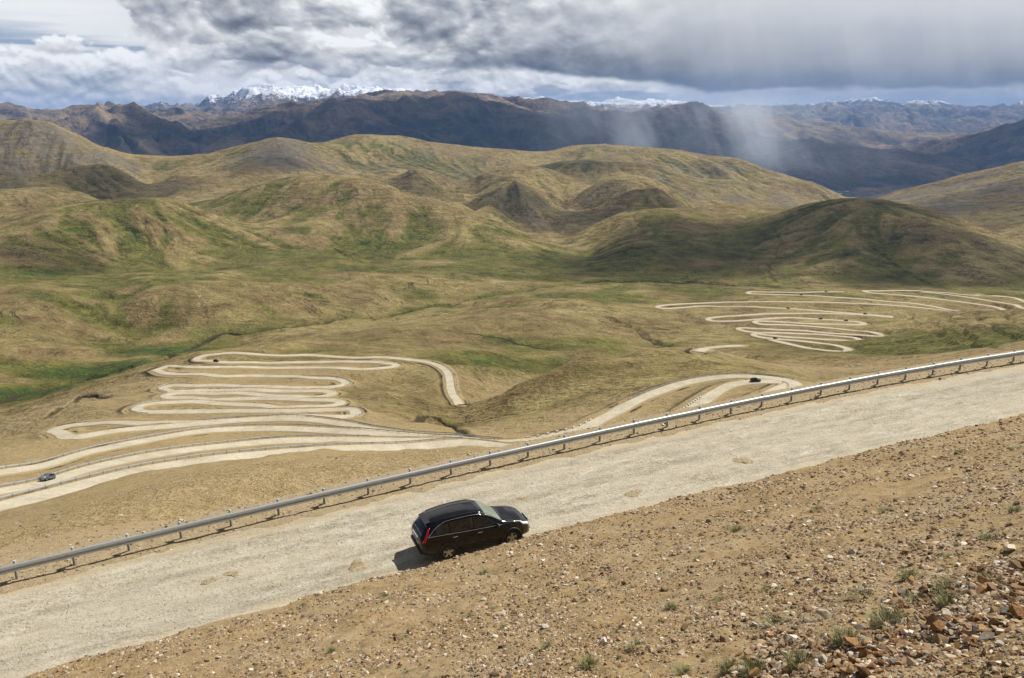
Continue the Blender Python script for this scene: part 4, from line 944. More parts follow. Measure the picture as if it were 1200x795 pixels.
for key, px, py, hd, lab in (('hair1', 255, 423.6, 1, 'tiny dark car at the topmost left hairpin of the left switchbacks'),
                             ('farc', 967, 342.6, 1, 'tiny dark car on the topmost road of the far switchbacks, left of the bend'),
                             ('farc', 938, 346.2, -1, 'tiny dark car just below the topmost left hairpin of the far switchbacks'),
                             ('fard', 923.5, 360.5, 1, 'tiny dark car on the lower leg of the wide upper loop of the far switchbacks'),
                             ('fard', 1014.5, 368.6, 1, 'tiny dark car near the right end of the wide loop of the far switchbacks'),
                             ('fare', 961, 373.6, -1, 'tiny dark car on the second loop from the top of the dense far switchbacks'),
                             ('fare', 992, 375, -1, 'tiny dark car nearest the topmost right hairpin of the dense far switchbacks'),
                             ('fare', 909, 398.2, 1, 'tiny dark car near the bottom end of the dense far switchbacks')):
    o = copy_thing(suv); tag(o, lab, 'car', 'tiny cars on the switchbacks'); on_lower(o, key, px, py, hd)
print('cars', round(time.time()-T0, 1))
# ------------------------------------------------------------------ stones on the bank
def rock_mesh(name, mat, seed, flat=.6):
    r = random.Random(seed); bm = bmesh.new()
    for _ in range(r.randint(9, 15)):
        v = Vector((r.gauss(0, 1), r.gauss(0, 1), r.gauss(0, 1))).normalized(); v = Vector((v.x*r.uniform(.8, 1.1), v.y*r.uniform(.55, .8), v.z*flat*r.uniform(.7, 1.1)))
        bm.verts.new(v*.5)
    h = bmesh.ops.convex_hull(bm, input=bm.verts[:])
    bmesh.ops.delete(bm, geom=[g for g in h['geom_interior'] if isinstance(g, bmesh.types.BMVert)], context='VERTS')
    bmesh.ops.recalc_face_normals(bm, faces=bm.faces)
    me = bpy.data.meshes.new(name); bm.to_mesh(me); bm.free(); me.materials.append(mat); return me
def rock_mat(name, cols, scale=7):
    k = NT(name); oi = k.n('ShaderNodeObjectInfo'); n = k.noise(scale, 5, .65); n2 = k.noise(scale*5, 3)
    f = k.math('ADD', k.math('MULTIPLY', n, .75), k.math('MULTIPLY', k.math('SUBTRACT', oi.outputs['Random'], .5), .5))
    c = k.ramp(f, [(.2+.6*i/(len(cols)-1), q) for i, q in enumerate(cols)])
    MAT[name] = k.bsdf(c, .9, k.bump(n2, .4, .03), spec=.15)
rock_mat('rust_rock', [(.130, .062, .026), (.30, .160, .066), (.43, .250, .110), (.52, .36, .20)])
rock_mat('tan_rock', [(.22, .145, .08), (.36, .26, .155), (.47, .37, .25)])
rock_mat('pale_rock', [(.48, .40, .29), (.62, .54, .42), (.70, .65, .56)])
rock_mat('grey_rock', [(.10, .095, .085), (.20, .19, .17), (.30, .285, .25)])
ROCKM = {q: [rock_mesh('rock', MAT[q+'_rock'], 40+i+100*n, flat=[.55, .75, .4, .65][i % 4]) for i in range(5)] for n, q in enumerate(('rust', 'tan', 'pale', 'grey'))}
def bank_z(x, y):
    z, out, q = near_height(np.atleast_1d(np.asarray(x, float)), np.atleast_1d(np.asarray(y, float))); return z, out, q
def near_hit(px, py):                                      # ground under a photo point, near the camera
    return hit(px, py, 1.6)
def put_rock(kind, p, size, label, group=None, sink=.25, tall=False, sq=None):
    o = bpy.data.objects.new('rock', random.choice(ROCKM[kind])); COL.objects.link(o)
    z = float(bank_z(p[0], p[1])[0][0]); f = random.uniform(.8, 1.25)
    o.scale = (size*f, size*f*random.uniform(.75, 1.15), size*f*random.uniform(.8, 1.1))
    o.rotation_euler = (random.gauss(0, .5), random.gauss(0, .5), random.uniform(0, 6.28)) if not tall else (radians(70), random.gauss(0, .2), random.uniform(-.5, .5))
    o.location = (p[0], p[1], z+size*(.30 if not tall else .38)*(1-sink)); tag(o, label, 'rock', group); return o
for px, py, sz, kd, lab, tall in ((1138, 691, .17, 'pale', 'large pale cream slab standing on edge in the scree at lower right', True),
                                  (1184, 645, .20, 'pale', 'white rock at the right edge of the photo above the scree', False),
                                  (957, 783, .16, 'pale', 'pale rounded boulder at the bottom edge left of the scree', False),
                                  (1017, 750, .15, 'tan', 'square tan rock beside the grass tuft in the middle of the scree', False),
                                  (917, 637, .17, 'pale', 'flat white stone lying alone on the brown bank', False),
                                  (1062, 659, .12, 'pale', 'small white stone just above the big grass tufts', False),
                                  (1118, 754, .20, 'grey', 'long grey flat rock lying in the lower scree', False),
                                  (1093, 702, .21, 'rust', 'long rust brown block leaning between two grass tufts in the scree', False),
                                  (1067, 682, .17, 'rust', 'rust brown rock in front of the uppermost large grass tuft', False),
                                  (1014, 624, .12, 'rust', 'dark rust rock with a black shaded side on the upper bank', False),
                                  (1190, 667, .19, 'tan', 'tan boulder at the right edge below the white rock', False),
                                  (864, 743, .15, 'tan', 'tan boulder at the bottom left of the scree', False),
                                  (865, 768, .13, 'rust', 'orange brown rock at the bottom edge in the left part of the scree', False),
                                  (1178, 628, .16, 'rust', 'brown flat rock next to the green cushion at the right edge', False),
                                  (640, 708, .13, 'rust', 'reddish flat stone on the middle of the bank below the car', False),
                                  (502, 783, .13, 'pale', 'pale stone at the bottom edge of the bank', False)):
    p = near_hit(px, py); put_rock(kd, p, sz, lab, tall=tall)
KL = {'rust': 'angular rust brown rock in the scree heap at lower right', 'tan': 'angular tan rock in the scree heap at lower right', 'grey': 'grey angular rock in the scree heap at lower right', 'pale': 'pale angular rock in the scree heap at lower right'}
# the heap: a tongue of scree on the bank, between these corners
_poly = [(850, 794), (905, 738), (960, 748), (1012, 742), (1055, 695), (1120, 684), (1150, 662), (1199, 652), (1199, 722), (1130, 768), (1010, 794)]
def inside(p, P):
    c = False
    for a, b in zip(P, P[1:]+P[:1]):
        if (a[1] > p[1]) != (b[1] > p[1]) and p[0] < (b[0]-a[0])*(p[1]-a[1])/(b[1]-a[1])+a[0]: c = not c
    return c
def heap_point(loose=0):
    while True:
        q = (random.uniform(840, 1215), random.uniform(645, 800))
        if inside(q, _poly) or random.random() < loose: return near_hit(*q)[:2]
for n in range(268):
    kd = random.choices(('rust', 'tan', 'grey', 'pale'), (.64, .23, .06, .07))[0]
    put_rock(kd, heap_point(.03), min(.075+random.expovariate(1/.042), .26), KL[kd], {'rust': 'rust brown scree rocks', 'tan': 'tan scree rocks', 'grey': 'grey scree rocks', 'pale': 'pale scree rocks'}[kd], sink=.1)
# loose gravel: nobody could count it
def icosa():
    bm = bmesh.new(); bmesh.ops.create_icosphere(bm, subdivisions=1, radius=.5); V = np.array([v.co[:] for v in bm.verts]); F = np.array([[v.index for v in f.verts] for f in bm.faces]); bm.free(); return V, F
IV, IF_ = icosa()
def gravel(name, N, sampler, smin, smax, cols, wts, label):
    x, y, sc = sampler(N); N = len(x)
    z, out, q = bank_z(x, y)
    keep = (q > .1) | (sc == -1); x, y, z, sc = x[keep], y[keep], z[keep], sc[keep]; N = len(x)
    s = (smin+.0011*np.maximum(np.hypot(x, y)-6, 0)*(sc != -1))*(.7+RNG.exponential(.6, N)); s = np.minimum(s, smax)
    V = IV[None]*(1+.28*RNG.standard_normal((N, len(IV), 1))); V[:, :, 0] *= RNG.uniform(.9, 1.5, (N, 1)); V[:, :, 2] *= RNG.uniform(.35, .8, (N, 1))
    a = RNG.uniform(0, 2*pi, N); t = RNG.normal(0, .35, N)
    ca, sa, ct, st = np.cos(a)[:, None], np.sin(a)[:, None], np.cos(t)[:, None], np.sin(t)[:, None]
    vx, vy, vz = V[:, :, 0], V[:, :, 1]*ct-V[:, :, 2]*st, V[:, :, 1]*st+V[:, :, 2]*ct
    W = np.stack([vx*ca-vy*sa, vx*sa+vy*ca, vz], -1)*s[:, None, None]+np.stack([x, y, z+s*.12], -1)[:, None]
    F = (IF_[None]+(np.arange(N)*len(IV))[:, None, None]).reshape(-1, 3)
    ci = RNG.choice(len(cols), N, p=wts); c = np.array(cols)[ci]*RNG.uniform(.75, 1.25, (N, 1))
    C4 = np.ones((N, len(IV), 4), F32); C4[:, :, :3] = c[:, None]
    k = NT(name); at = k.n('ShaderNodeAttribute', attribute_name='tint'); cc = k.mix(k.noise(30, 3), at.outputs['Color'], k.mix(.5, at.outputs['Color'], (.22, .15, .08))); MAT[name] = k.bsdf(cc, .9, spec=.15)
    o = mesh_np(name, W.reshape(-1, 3), F, MAT[name], smooth=False, attrs={'tint': C4.reshape(-1, 4)}); tag(o, label, 'gravel', kind='stuff'); return o
def fan(N):                                                # evenly over the bank in front of the camera, thinner far off
    r = 3.2*(48/3.2)**(RNG.random(N)**.72); th = RNG.uniform(-radians(36), radians(44), N); x, y = r*np.sin(th), r*np.cos(th)
    keep = RNG.random(N) < np.clip(.55+1.1*fbm(x*.5, y*.5, 4, 61)+.25*fbm(x*2, y*2, 2, 62), .04, 1); return x[keep], y[keep], np.zeros(keep.sum())
def scree(N):
    P = np.array([heap_point(.06) for _ in range(N)]); return P[:, 0], P[:, 1], np.zeros(N)
GC = [(.36, .26, .155), (.27, .165, .085), (.50, .40, .28), (.66, .59, .48), (.17, .10, .055), (.18, .165, .145), (.085, .06, .04)]
gravel('gravel', 165000, fan, .021, .15, GC, [.28, .20, .20, .10, .10, .05, .07], 'loose gravel and small stones all over the brown bank')
gravel('scree', 8000, scree, .028, .15, GC, [.20, .34, .14, .08, .14, .05, .05], 'small broken stones filling the scree heap at lower right')
# pebbles along the shoulder under the guardrail and on the slope beyond it
def shoulder(N):
    u = RNG.uniform(-34, 70, N); o_ = RNG.normal(.25, .55, N); x, y = to_xy(u, v_rail(u)+o_); return x, y, -np.ones(N)
gravel('shoulder_gravel', 9000, shoulder, .030, .16, GC, [.34, .14, .24, .12, .08, .05, .03], 'loose stones along the shoulder under the guardrail')
def roadside(N):
    u = RNG.uniform(-30, 66, N); o_ = np.abs(RNG.normal(0, .8, N)); x, y = to_xy(u, v_edge(u)+o_-.1); return x, y, -np.ones(N)
gravel('roadside_gravel', 900, roadside, .018, .08, GC, [.34, .14, .24, .12, .08, .05, .03], 'stones fallen from the bank onto the inner edge of the road')
def slope(N):
    out = .5+75*RNG.random(N)**1.3; u = RNG.uniform(-40, 30, N); x, y = to_xy(u, v_rail(u)+out); return x, y, -np.ones(N)
_bz = bank_z
def bank_z(x, y):
    x = np.atleast_1d(np.asarray(x, float)); y = np.atleast_1d(np.asarray(y, float)); z, out, q = near_height(x, y); return height(x, y), out, q
gravel('slope_gravel', 24000, slope, .05, .32, GC, [.34, .16, .26, .12, .06, .04, .02], 'stones scattered over the dirt slope beyond the guardrail')
bank_z = _bz
# ------------------------------------------------------------------ grass tufts
def blades(name, mat, seed, n, h, spread, lean):
    r = np.random.default_rng(seed); V = []; F = []
    for k in range(n):
        a, d = r.uniform(0, 2*pi), spread*math.sqrt(r.random()); b = np.array([d*cos(a), d*sin(a), -.02]); ln = h*r.uniform(.45, 1.1)
        dr = np.array([cos(a), sin(a), 0])*lean*r.uniform(.3, 1.2)+r.normal(0, .22, 3)*[1, 1, 0]; w = r.uniform(.0022, .0042)*(h/.15)**.5; sd_ = np.array([-dr[1], dr[0], 0]); sd_ /= np.linalg.norm(sd_)+1e-6
        i = len(V)
        for f in (0, .4, .75, 1): 
            c = b+ln*f*np.array([0, 0, 1])*(1-.25*f*np.hypot(dr[0], dr[1]))+dr*ln*f*f; ww = w*(1-f*.85)
            V += [c-sd_*ww, c+sd_*ww]
        for q in range(3): F.append([i+2*q, i+2*q+1, i+2*q+3, i+2*q+2])
    me_o = mesh_np(name, np.array(V), np.array(F), mat, smooth=False); return me_o
k = NT('dry_green_grass'); oi = k.n('ShaderNodeObjectInfo'); z = k.n('ShaderNodeSeparateXYZ'); k.put(z.inputs[0], k.pos()); n_ = k.noise(25, 2)
c = k.mix(k.mapr(n_, .35, .65), (.165, .185, .070), (.33, .305, .165)); c = k.mix(k.math('MULTIPLY', oi.outputs['Random'], .5), c, (.20, .225, .075)); MAT['grass'] = k.bsdf(c, .7, spec=.2)
TUFT = [blades('grass_tuft', MAT['grass'], 500+i, n, h, sp, ln) for i, (n, h, sp, ln) in enumerate(((420, .17, .11, .55), (300, .13, .10, .8), (520, .15, .16, .7), (220, .08, .11, .9)))]
def put_tuft(px, py, i, sc, label, group=None):
    p = near_hit(px, py)
    if p is None: return
    o = TUFT[i] if 'label' not in TUFT[i] else bpy.data.objects.new('grass_tuft', TUFT[i].data)
    if 'label' in TUFT[i]: COL.objects.link(o)
    z = float(bank_z(p[0], p[1])[0][0]) if py > 600 or True else p[2]
    o.location = (p[0], p[1], z+.004); o.scale = (sc,)*3; o.rotation_euler = (random.gauss(0, .05), random.gauss(0, .05), random.uniform(0, 6.28)); tag(o, label, 'grass tuft', group)
for px, py, i, sc, lab in ((1040, 732, 2, 1.25, 'largest grey green grass tuft in the middle of the scree heap'), (990, 755, 0, 1.2, 'bright green grass tuft left of the largest one in the scree'),
                           (937, 784, 0, 1.2, 'grass tuft at the bottom edge beside the pale boulder'), (1066, 678, 1, 1.25, 'rounded grass tuft above the scree with a rust rock in front'),
                           (1072, 706, 1, 1.0, 'small grass tuft just below the rounded one in the scree'), (1112, 692, 2, 1.0, 'olive tuft behind the large standing cream slab'),
                           (1112, 712, 0, 1.1, 'upright green tuft left of the large standing cream slab'), (1162, 633, 3, 1.9, 'low green cushion by a flat brown rock at the right edge'),
                           (1160, 684, 3, 1.5, 'low olive cushion among the rocks at the right edge'), (1112, 654, 3, 1.2, 'small green tuft on the gravel above the scree at right'),
                           (1010, 700, 3, 1.5, 'flat grass patch among rocks at the upper left of the scree'), (785, 713, 1, .95, 'green tuft alone on the bank left of the scree'),
                           (746, 757, 3, 1.3, 'flat yellowish tuft on the lower bank left of the scree'), (802, 790, 1, 1.0, 'tuft at the bottom edge on the left of the scree'),
                           (908, 733, 3, 1.5, 'dark green low patch along the upper left rim of the scree'), (855, 788, 0, 1.0, 'left one of two tall tufts at the bottom edge by the scree'),
                           (883, 790, 0, 1.1, 'right one of two tall tufts at the bottom edge by the scree'), (960, 625, 3, 1.7, 'small yellow green tuft on the open bank right of centre')):
    put_tuft(px, py, i, sc, lab)
_tf = [(864, 622), (1127, 530), (1190, 527), (958, 598), (548, 724), (246, 741), (218, 722), (567, 673), (475, 790), (325, 782), (450, 700), (474, 748), (387, 765), (683, 707), (560, 698), (355, 711), (390, 705), (142, 767), (52, 785), (560, 650), (505, 632), (590, 737), (740, 690), (820, 655), (1040, 600), (700, 640), (300, 760), (640, 760), (690, 780), (1190, 600), (1075, 640), (900, 690), (845, 705)]
for px, py in _tf: put_tuft(px, py, random.choice((1, 3, 3)), random.uniform(.8, 1.5)*(1.5 if py < 620 else 1), 'small sparse green tuft scattered alone on the brown gravel bank', 'small tufts on the bank')
# brown patches of mud on the road
for px, py, sx, lab in ((420, 663, .36, 'round brown mud patch on the road left of the car'), (246, 680.5, .24, 'dark brown mud patch on the road at left, the lower of two'), (273, 672, .22, 'faint brown mud patch on the road at left, the upper of two'),
                        (742, 578, .30, 'brown mud patch on the road right of the car'), (870.5, 539.5, .36, 'long brown mud patch on the road at right'), (612.5, 584.5, .16, 'small brown mud patch on the road just beyond the car bonnet')):
    p = on_road_plane(np.array([(px, py)]))[0]; n = 26; V = [(0, 0, .008)]; F = []
    for rr, h in ((.5, .010), (.85, .006), (1.0, -.012)):
        for q in range(n): a = 2*pi*q/n; w = sx*rr*(1+.22*sin(2*a+px)+.13*sin(3*a+py)+random.uniform(-.16, .16)); V.append((w*1.25*cos(a), w*sin(a), h))
    cu, su = cos(PSI), sin(PSI); V = [(a*cu-b*su, a*su+b*cu, c+float(z_drive(p[0]+a*cu-b*su, p[1]+a*su+b*cu))) for a, b, c in V]
    F3 = np.array([[0, 1+q, 1+(q+1) % n] for q in range(n)]); F4 = np.array([[1+l*n+q, 1+(l+1)*n+q, 1+(l+1)*n+(q+1) % n, 1+l*n+(q+1) % n] for l in range(2) for q in range(n)])
    if 'mud' not in MAT:
        k = NT('mud'); MAT['mud'] = k.bsdf(k.ramp(k.noise(9, 4, .6), [(.3, (.215, .165, .085)), (.5, (.33, .265, .155)), (.66, (.45, .395, .28))]), .95, k.bump(k.noise(25, 3), .6, .04), spec=.1)
    o = mesh_np('mud_patch', np.array(V), [F3, F4], MAT['mud']); o.location = (p[0], p[1], .012); tag(o, lab, 'mud patch')
print('stones and grass', round(time.time()-T0, 1))

# ------------------------------------------------------------------ cloud deck, worked out on a grid of azimuth and elevation
def sky_rgb(AZ, EL):
    """AZ, EL: grids in radians, rows from low to high; returns linear colour of the clouded sky"""
    A = AZ*10; E = EL*10; da = float(A[0, 1]-A[0, 0])
    ss = sstep
    def shift(a, dx, dy):                                  # value a little towards (dx, dy)
        ix, iy = int(round(dx/da)), 0
        out = np.empty_like(a); n = a.shape[1]
        idx = np.clip(np.arange(n)+ix, 0, n-1)
        e = E[:, 0]; rows = np.clip(np.searchsorted(e, e+dy), 0, len(e)-1)
        return a[rows][:, idx]
    def density(sx, sy, sd, warp=.16, oct=8, gain=.55, puff=.45):
        x, y = A*sx+sd*3.1, E*sy+sd*1.7
        wx = fbm(x*.8, y*.8, 4, sd+1)*warp; wy = fbm(x*.8+5, y*.8+3, 4, sd+2)*warp
        f = fbm(x+wx, y+wy, oct, sd+3, gain=gain)
        b = 0; a_ = 1.; n_ = 0; X1, Y1 = (x+wx)*1.3, (y+wy)*1.3
        for k in range(6):
            v = np.abs(vnoise(X1, Y1, sd+40+k)*2-1); b = b+a_*(v*1.9-.62); n_ += a_; a_ *= .58; X1, Y1 = (X1*.8-Y1*.6)*2.1, (X1*.6+Y1*.8)*2.1
        return .5+.62*f*(1-puff)+.62*puff*(b/n_)
    def lit(D, th, k, step, n=7, dirx=.62, diry=.78):
        s = 0
        for i in range(1, n+1): s = s+np.clip(shift(D, dirx*step*i, diry*step*i)-th, 0, 1)
        return np.exp(-s*k)
    def emb(D, step): return np.clip((D-shift(D, .55*step, .83*step))*.5+(D-shift(D, .25*step, .97*step))*.5, -.2, .2)
    def el(cx, cy, rx, ry): return np.exp(-(((A-cx)/rx)**2+((E-cy)/ry)**2))
    big = fbm(A*.33+2, E*.75+7, 4, 801); mid = fbm(A*.9+1, E*1.8+3, 6, 803); fine = fbm(A*3.2, E*5.5, 6, 805)
    # high white veil
    L = .915+.05*fbm(A*.25, E*2.2, 4, 807)+.03*mid
    blue = np.zeros_like(L)
    st = fbm(A*.32+3, E*8, 5, 809)
    blue = np.maximum(blue, ss(.02, .30, st+.55*el(-4.3, .70, 2.6, .13)-.12)*np.exp(-((E-.69)/.17)**2)*ss(-1.6, -3.4, A))
    blue = np.maximum(blue, .9*el(-4.95, .40, .75, .055)*ss(-.25, .2, mid)+.7*el(-4.3, .19, .28, .05)*ss(-.3, .1, fine))
    # small cumulus along the horizon at left
    D2 = density(1.6, 2.5, 21); cov2 = D2+.34*np.clip(.62-E, -1, .62)+.10*big+.30*el(-4.35, .52, .75, .30)-.25*el(-4.6, .95, 2.2, .32)-.16*ss(-2.5, .5, A)
    a2 = ss(.50, .585, cov2); l2 = lit(cov2, .50, .80, .035)
    s2 = .765+.24*l2+1.1*emb(D2, .06)+.04*fine-.10*ss(.35, .0, E)*ss(.1, -.2, big)*1.0
    L = L*(1-a2)+s2*a2; blue = blue*(1-a2)
    # heaped cloud, grey underneath, from left of centre to the top
    D1 = density(.85, 1.35, 33, oct=9, puff=.55); cov1 = 1.25*(D1-.5)+.5+.30*el(-.9, 1.15, 3.4, .8)+.14*el(-2.4, 1.05, 1.6, .3)-.13-.25*ss(.55, .25, E)-.3*ss(-3.6, -5.0, A)
    a1 = ss(.47, .60, cov1); l1 = lit(cov1, .50, .42, .05)
    s1 = .60+.36*l1+1.15*emb(D1, .10)+.05*fine+.06*mid-.10*el(-2.2, .93, 1.7, .22)*ss(-.2, .3, mid)
    L = L*(1-a1)+s1*a1; blue = blue*(1-a1)
    D3 = density(1.0, 2.4, 47, oct=9); cov3 = D3+.34*el(-1.7, .62, 2.3, .13)+.22*el(-2.6, .78, 1.3, .10)-.22
    a3 = ss(.49, .60, cov3)*.9*ss(.35, .5, E); l3 = lit(cov3, .49, .9, .035)
    s3 = .53+.32*l3+1.0*emb(D3, .06)+.05*fine
    L = L*(1-a3)+s3*a3
    # dark rain cloud: flat base, pale above, streaked
    bl = np.interp(A, [-2.2, -.8, .2, 1.2, 2.2, 3.4, 6], [.58, .47, .40, .34, .23, .19, .18])+.10*fbm(A*.8, E*.5, 5, 811)+.03*fbm(A*3, E*2, 3, 812)
    h = E-bl+.07*mid+.05*fine
    edge = A+1.1*mid*2+.5*big
    aR = ss(-.01, .07, h)*ss(-1.5, .4, edge-.6*(E-.5))
    g = np.interp(h, [0, .05, .14, .30, .50, .75, 1.0, 1.6], [.45, .42, .49, .615, .71, .78, .815, .83])
    g = g+.10*ss(1.0, 4.0, A)*np.interp(h, [0, .2, .6], [.6, 1, .2])
    stre = fbm((A+.22*E)*2.6, E*.16, 4, 813)+.5*fbm((A+.22*E)*8, E*.3, 3, 814)
    D4 = density(.9, 1.5, 59); l4 = lit(D4, .45, .5, .06)
    s4 = g+.036*stre*ss(.3, 2.2, A)*ss(1.3, .2, h)+(1.1*emb(D4, .10)+.14*mid)*ss(2.6, -.6, A)+.04*mid-.07*el(.1, .50, 1.3, .12)
    L = L*(1-aR)+s4*aR; blue = blue*(1-aR)
    # under the base: a bright gap in the middle, grey veils of rain on the right
    under = ss(.02, -.05, h)
    gap_ = under*ss(-1.9, -.6, A)*ss(2.5, 1.5, A+.3*mid)
    D5 = density(1.7, 2.9, 71); l5 = lit(D5, .47, .8, .03)
    L = L*(1-gap_*.85)+(.72+.24*l5+1.0*emb(D5, .05)+.04*fine+.03*big)*gap_*.85
    D6 = density(1.0, 4.2, 77); a6 = ss(.52, .64, D6+.25*el(1.3, .21, 1.3, .06)-.02)*gap_; L = L*(1-.6*a6)+.56*.6*a6
    und = ss(.09, -.02, h)*ss(1.3, 2.5, A+.4*mid)
    L = L*(1-und)+(.69+.05*stre+.10*mid+.05*fine+.10*el(3.0, .13, .8, .10)+.06*ss(4, 6, A)*ss(.2, .05, E))*und
    L = L-.16*el(4.0, 1.36, .55, .07)*ss(-.3, .2, mid)
    L = np.clip(L, .05, 1.0); lin = L**2.2
    t = np.clip((lin-.10)/.65, 0, 1)[..., None]
    col = lin[..., None]*(np.array([.90, .965, 1.07])*(1-t)+np.array([1., 1., .985])*t)
    bl3 = np.array([.245, .325, .455]); b_ = (np.clip(blue, 0, 1)*.85)[..., None]
    hz = ss(.42, .02, E)[..., None]                        # warm tint painted into the low sky to offset the blue haze volume
    return (col*(1-b_)+bl3*b_)*(1+hz*np.array([.16, .05, -.10]))

wd = bpy.data.worlds.new('World'); SC.world = wd; wd.use_nodes = True; wt = wd.node_tree; wt.nodes.clear()
SUN_EL, SUN_AZ = radians(52.5), radians(55)
wo = wt.nodes.new('ShaderNodeOutputWorld'); wb = wt.nodes.new('ShaderNodeBackground'); wb.inputs[1].default_value = .055
wsk = wt.nodes.new('ShaderNodeTexSky'); wsk.sky_type = 'NISHITA'; wsk.sun_disc = False; wsk.sun_elevation = SUN_EL; wsk.sun_rotation = SUN_AZ; wsk.altitude = 5000
wm = wt.nodes.new('ShaderNodeMix'); wm.data_type = 'RGBA'; wm.inputs[0].default_value = .28; wm.inputs[7].default_value = (4.4, 4.6, 5.0, 1)     # a third of the rest of the sky is under cloud
wt.links.new(wsk.outputs[0], wm.inputs[6]); wt.links.new(wm.outputs[2], wb.inputs[0]); wt.links.new(wb.outputs[0], wo.inputs[0])
azg = np.radians(np.arange(-47, 47.01, .058)); elg = np.radians(np.r_[np.arange(-1.6, 9.6, .058), np.arange(9.6, 32, .6)])
AG, EG = np.meshgrid(azg, elg); SKYC = sky_rgb(AG, EG)*.86; DR = 90000.0
k = NT('cloudy_sky'); e_ = k.n('ShaderNodeEmission'); at = k.n('ShaderNodeAttribute', attribute_name='sky'); k.put(e_.inputs[0], at.outputs['Color']); k.t.links.new(e_.outputs[0], k.out.inputs['Surface']); k.m.cycles.emission_sampling = 'NONE'
V = np.stack([np.sin(AG)*np.cos(EG), np.cos(AG)*np.cos(EG), np.sin(EG)], -1)*DR
o = mesh_np('sky', V.reshape(-1, 3), grid_faces(len(elg), len(azg), True), k.m, attrs={'sky': np.concatenate([SKYC, np.ones((*AG.shape, 1))], -1).reshape(-1, 4)}); tag(o, kind='structure')
# ------------------------------------------------------------------ air, rain, unseen clouds placed to shade the ground
def volume(name, col, dens, aniso=0., noise=None):
    m = bpy.data.materials.new(name); m.use_nodes = True; t = m.node_tree; t.nodes.clear(); o = t.nodes.new('ShaderNodeOutputMaterial'); v = t.nodes.new('ShaderNodeVolumePrincipled')
    v.inputs['Color'].default_value = (*col, 1); v.inputs['Density'].default_value = dens; v.inputs['Anisotropy'].default_value = aniso; t.links.new(v.outputs[0], o.inputs['Volume']); MAT[name] = m; return m
bm = bmesh.new(); zt_ = float(H.max())+60; zb_ = float(min(H.min(), _rz))-1.0
bx(bm, (0, 23000-300, (zt_+zb_)/2), (66000, 48000, zt_-zb_)); o = obj_bm('haze', bm, volume('haze_air', (.28, .52, 1.0), 2.5e-5, .2)); tag(o, 'thin blue air over the valley and the mountains', 'haze', kind='stuff')
sdir = np.array([sin(SUN_AZ)*cos(SUN_EL), cos(SUN_AZ)*cos(SUN_EL), sin(SUN_EL)])
def shade_cloud(gx, gy, gz, rx, ry, hgt, thick, dens, seed):
    c = np.array([gx, gy, gz])+sdir*(hgt/sdir[2]); bm = bmesh.new(); bmesh.ops.create_icosphere(bm, subdivisions=5, radius=1); V = np.array([v.co[:] for v in bm.verts]); F = np.array([[v.index for v in f.verts] for f in bm.faces]); bm.free()
    r = 1+.55*fbm(V[:, 0]*1.7+seed, V[:, 1]*1.7+V[:, 2]*.6, 5, seed)+.12*fbm(V[:, 0]*6+seed, V[:, 1]*6, 3, seed)
    W = V*r[:, None]*[rx, ry, thick]; m = volume('shade_cloud_%d' % seed, (.96, .97, 1.0), dens)
    o = mesh_np('shade_cloud', W, F, m); o.location = c; tag(o, 'one of the unseen clouds placed overhead to shade the ground', 'shade_cloud', kind='stuff'); return o
def gp(px, py, rmin=1200): return hit(px, py, rmin)
for px, py, rx, ry, hh, th_, dn, sd in ((480, 152, 2600, 2300, 3600, 420, .0021, 3), (700, 156, 3000, 2200, 3600, 450, .0023, 5), (965, 180, 2700, 1700, 3400, 450, .0022, 8), (1190, 165, 1900, 1900, 3900, 450, .0030, 11), (235, 158, 900, 900, 3400, 260, .003, 23),
                                        (860, 292, 430, 260, 1500, 120, .0052, 14), (1110, 312, 260, 150, 1500, 100, .0052, 17), (60, 215, 420, 300, 1900, 130, .0022, 20),
                                        (610, 238, 210, 150, 1700, 70, .0055, 31), (500, 214, 150, 130, 1700, 60, .0050, 32), (320, 190, 190, 200, 1800, 70, .0050, 33), (165, 226, 230, 160, 1800, 70, .0035, 34), (745, 238, 200, 140, 1700, 70, .0050, 35), (1160, 240, 420, 330, 1800, 90, .0040, 36), (690, 190, 330, 200, 1900, 80, .0035, 37), (30, 300, 160, 90, 1500, 60, .005, 38)):  # last row: small unseen clouds added so their shade models the hills
    p = gp(px, py); shade_cloud(*p, rx, ry, hh, th_, dn, sd)
# rain: one body of falling rain, streaked, thicker in places
m = bpy.data.materials.new('rain_air'); m.use_nodes = True; k = NT.__new__(NT); k.m = m; k.t = m.node_tree; k.t.nodes.clear(); k.out = k.t.nodes.new('ShaderNodeOutputMaterial')
g = k.n('ShaderNodeTexCoord').outputs['Generated']; sg_ = k.n('ShaderNodeSeparateXYZ'); k.put(sg_.inputs[0], g); gx_, gy_, gz_ = sg_.outputs
slx = k.math('ADD', gx_, k.math('MULTIPLY', gz_, .09)); cv = k.n('ShaderNodeCombineXYZ'); k.put(cv.inputs[0], slx); k.put(cv.inputs[1], k.math('MULTIPLY', gy_, .12)); k.put(cv.inputs[2], k.math('MULTIPLY', gz_, .10))
s1 = k.noise(9, 3, .55, vec=cv.outputs[0]); s2 = k.noise(34, 3, .6, vec=cv.outputs[0])
main = k.math('POWER', k.mapr(k.math('ABSOLUTE', k.math('SUBTRACT', slx, .655)), 0, .085, 1, 0), 1.0)
side = k.math('MULTIPLY', k.mapr(slx, .02, .45), k.mapr(slx, 1.0, .75))
dn = k.math('ADD', k.math('MULTIPLY', main, .95), k.math('MULTIPLY', side, k.mapr(s1, .42, .66, .10, .85)))
dn = k.math('MULTIPLY', dn, k.mapr(s2, .30, .70, .55, 1.3))
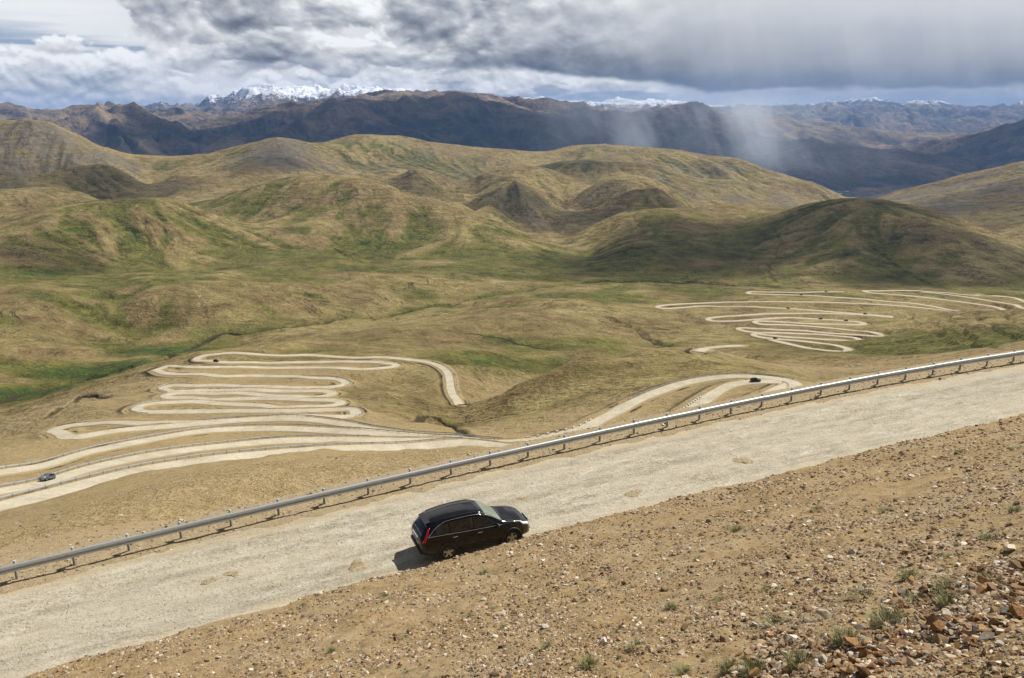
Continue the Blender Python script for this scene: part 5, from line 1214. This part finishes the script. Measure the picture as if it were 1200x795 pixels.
fade = k.math('MULTIPLY', k.mapr(gz_, .0, .45), k.mapr(gz_, 1.0, .70)); fade = k.math('MULTIPLY', fade, k.math('MULTIPLY', k.mapr(gy_, 0, .3), k.mapr(gy_, 1, .7)))
vp = k.n('ShaderNodeVolumePrincipled'); vp.inputs['Color'].default_value = (.84, .91, 1, 1); vp.inputs['Anisotropy'].default_value = .2; k.put(vp.inputs['Density'], k.math('MULTIPLY', k.math('MULTIPLY', dn, fade), .0023)); k.t.links.new(vp.outputs[0], k.out.inputs['Volume'])
try: m.cycles.volume_step_rate = .35
except Exception: pass
th_, st_ = ang(830, 104); _, sb_ = ang(830, 212); rr = 6500; bm = bmesh.new(); bx(bm, (0, 0, 0), (3060, 620, (st_-sb_)*rr)); o = obj_bm('rain', bm, m); o.location = (rr*sin(th_), rr*cos(th_), (st_+sb_)/2*rr); o.rotation_euler = (0, 0, -float(th_)); tag(o, 'pale streaks of rain falling in front of the blue mountains', 'rain', kind='stuff')
# ------------------------------------------------------------------ camera, light
cam = bpy.data.cameras.new('camera'); co = bpy.data.objects.new('camera', cam); COL.objects.link(co)
co.rotation_euler = (pi/2-PIT, 0, 0); cam.sensor_fit = 'HORIZONTAL'; cam.sensor_width = 36; cam.lens = 36*FPX/1200
cam.clip_start = .1; cam.clip_end = 200000; SC.camera = co
SUN_EL, SUN_AZ = radians(52.5), radians(55)                  # azimuth to the right of the view
sd = Vector((sin(SUN_AZ)*cos(SUN_EL), cos(SUN_AZ)*cos(SUN_EL), sin(SUN_EL)))
L = bpy.data.lights.new('sun', 'SUN'); L.energy = 4.8; L.angle = radians(.53); L.color = (1, .955, .88)
lo = bpy.data.objects.new('sun', L); COL.objects.link(lo); lo.rotation_euler = sd.to_track_quat('Z', 'Y').to_euler()
if SC.world is None:
    SC.world = bpy.data.worlds.new('World')
    SC.world.use_nodes = True; nt = SC.world.node_tree
    sky = nt.nodes.new('ShaderNodeTexSky'); sky.sky_type = 'NISHITA'; sky.sun_disc = False; sky.sun_elevation = SUN_EL; sky.sun_rotation = SUN_AZ
    sky.altitude = 5000; nt.links.new(sky.outputs[0], nt.nodes['Background'].inputs[0]); nt.nodes['Background'].inputs[1].default_value = .09
SC.render.engine = 'CYCLES'; SC.cycles.use_denoising = True; SC.cycles.max_bounces = 4; SC.cycles.diffuse_bounces = 2; SC.cycles.glossy_bounces = 2; SC.cycles.volume_bounces = 1; SC.cycles.use_adaptive_sampling = True; SC.cycles.adaptive_threshold = .02
SC.view_settings.view_transform = 'Standard'; SC.view_settings.look = 'None'; SC.view_settings.exposure = .3; SC.view_settings.gamma = 1
print('script', round(time.time()-T0, 1))
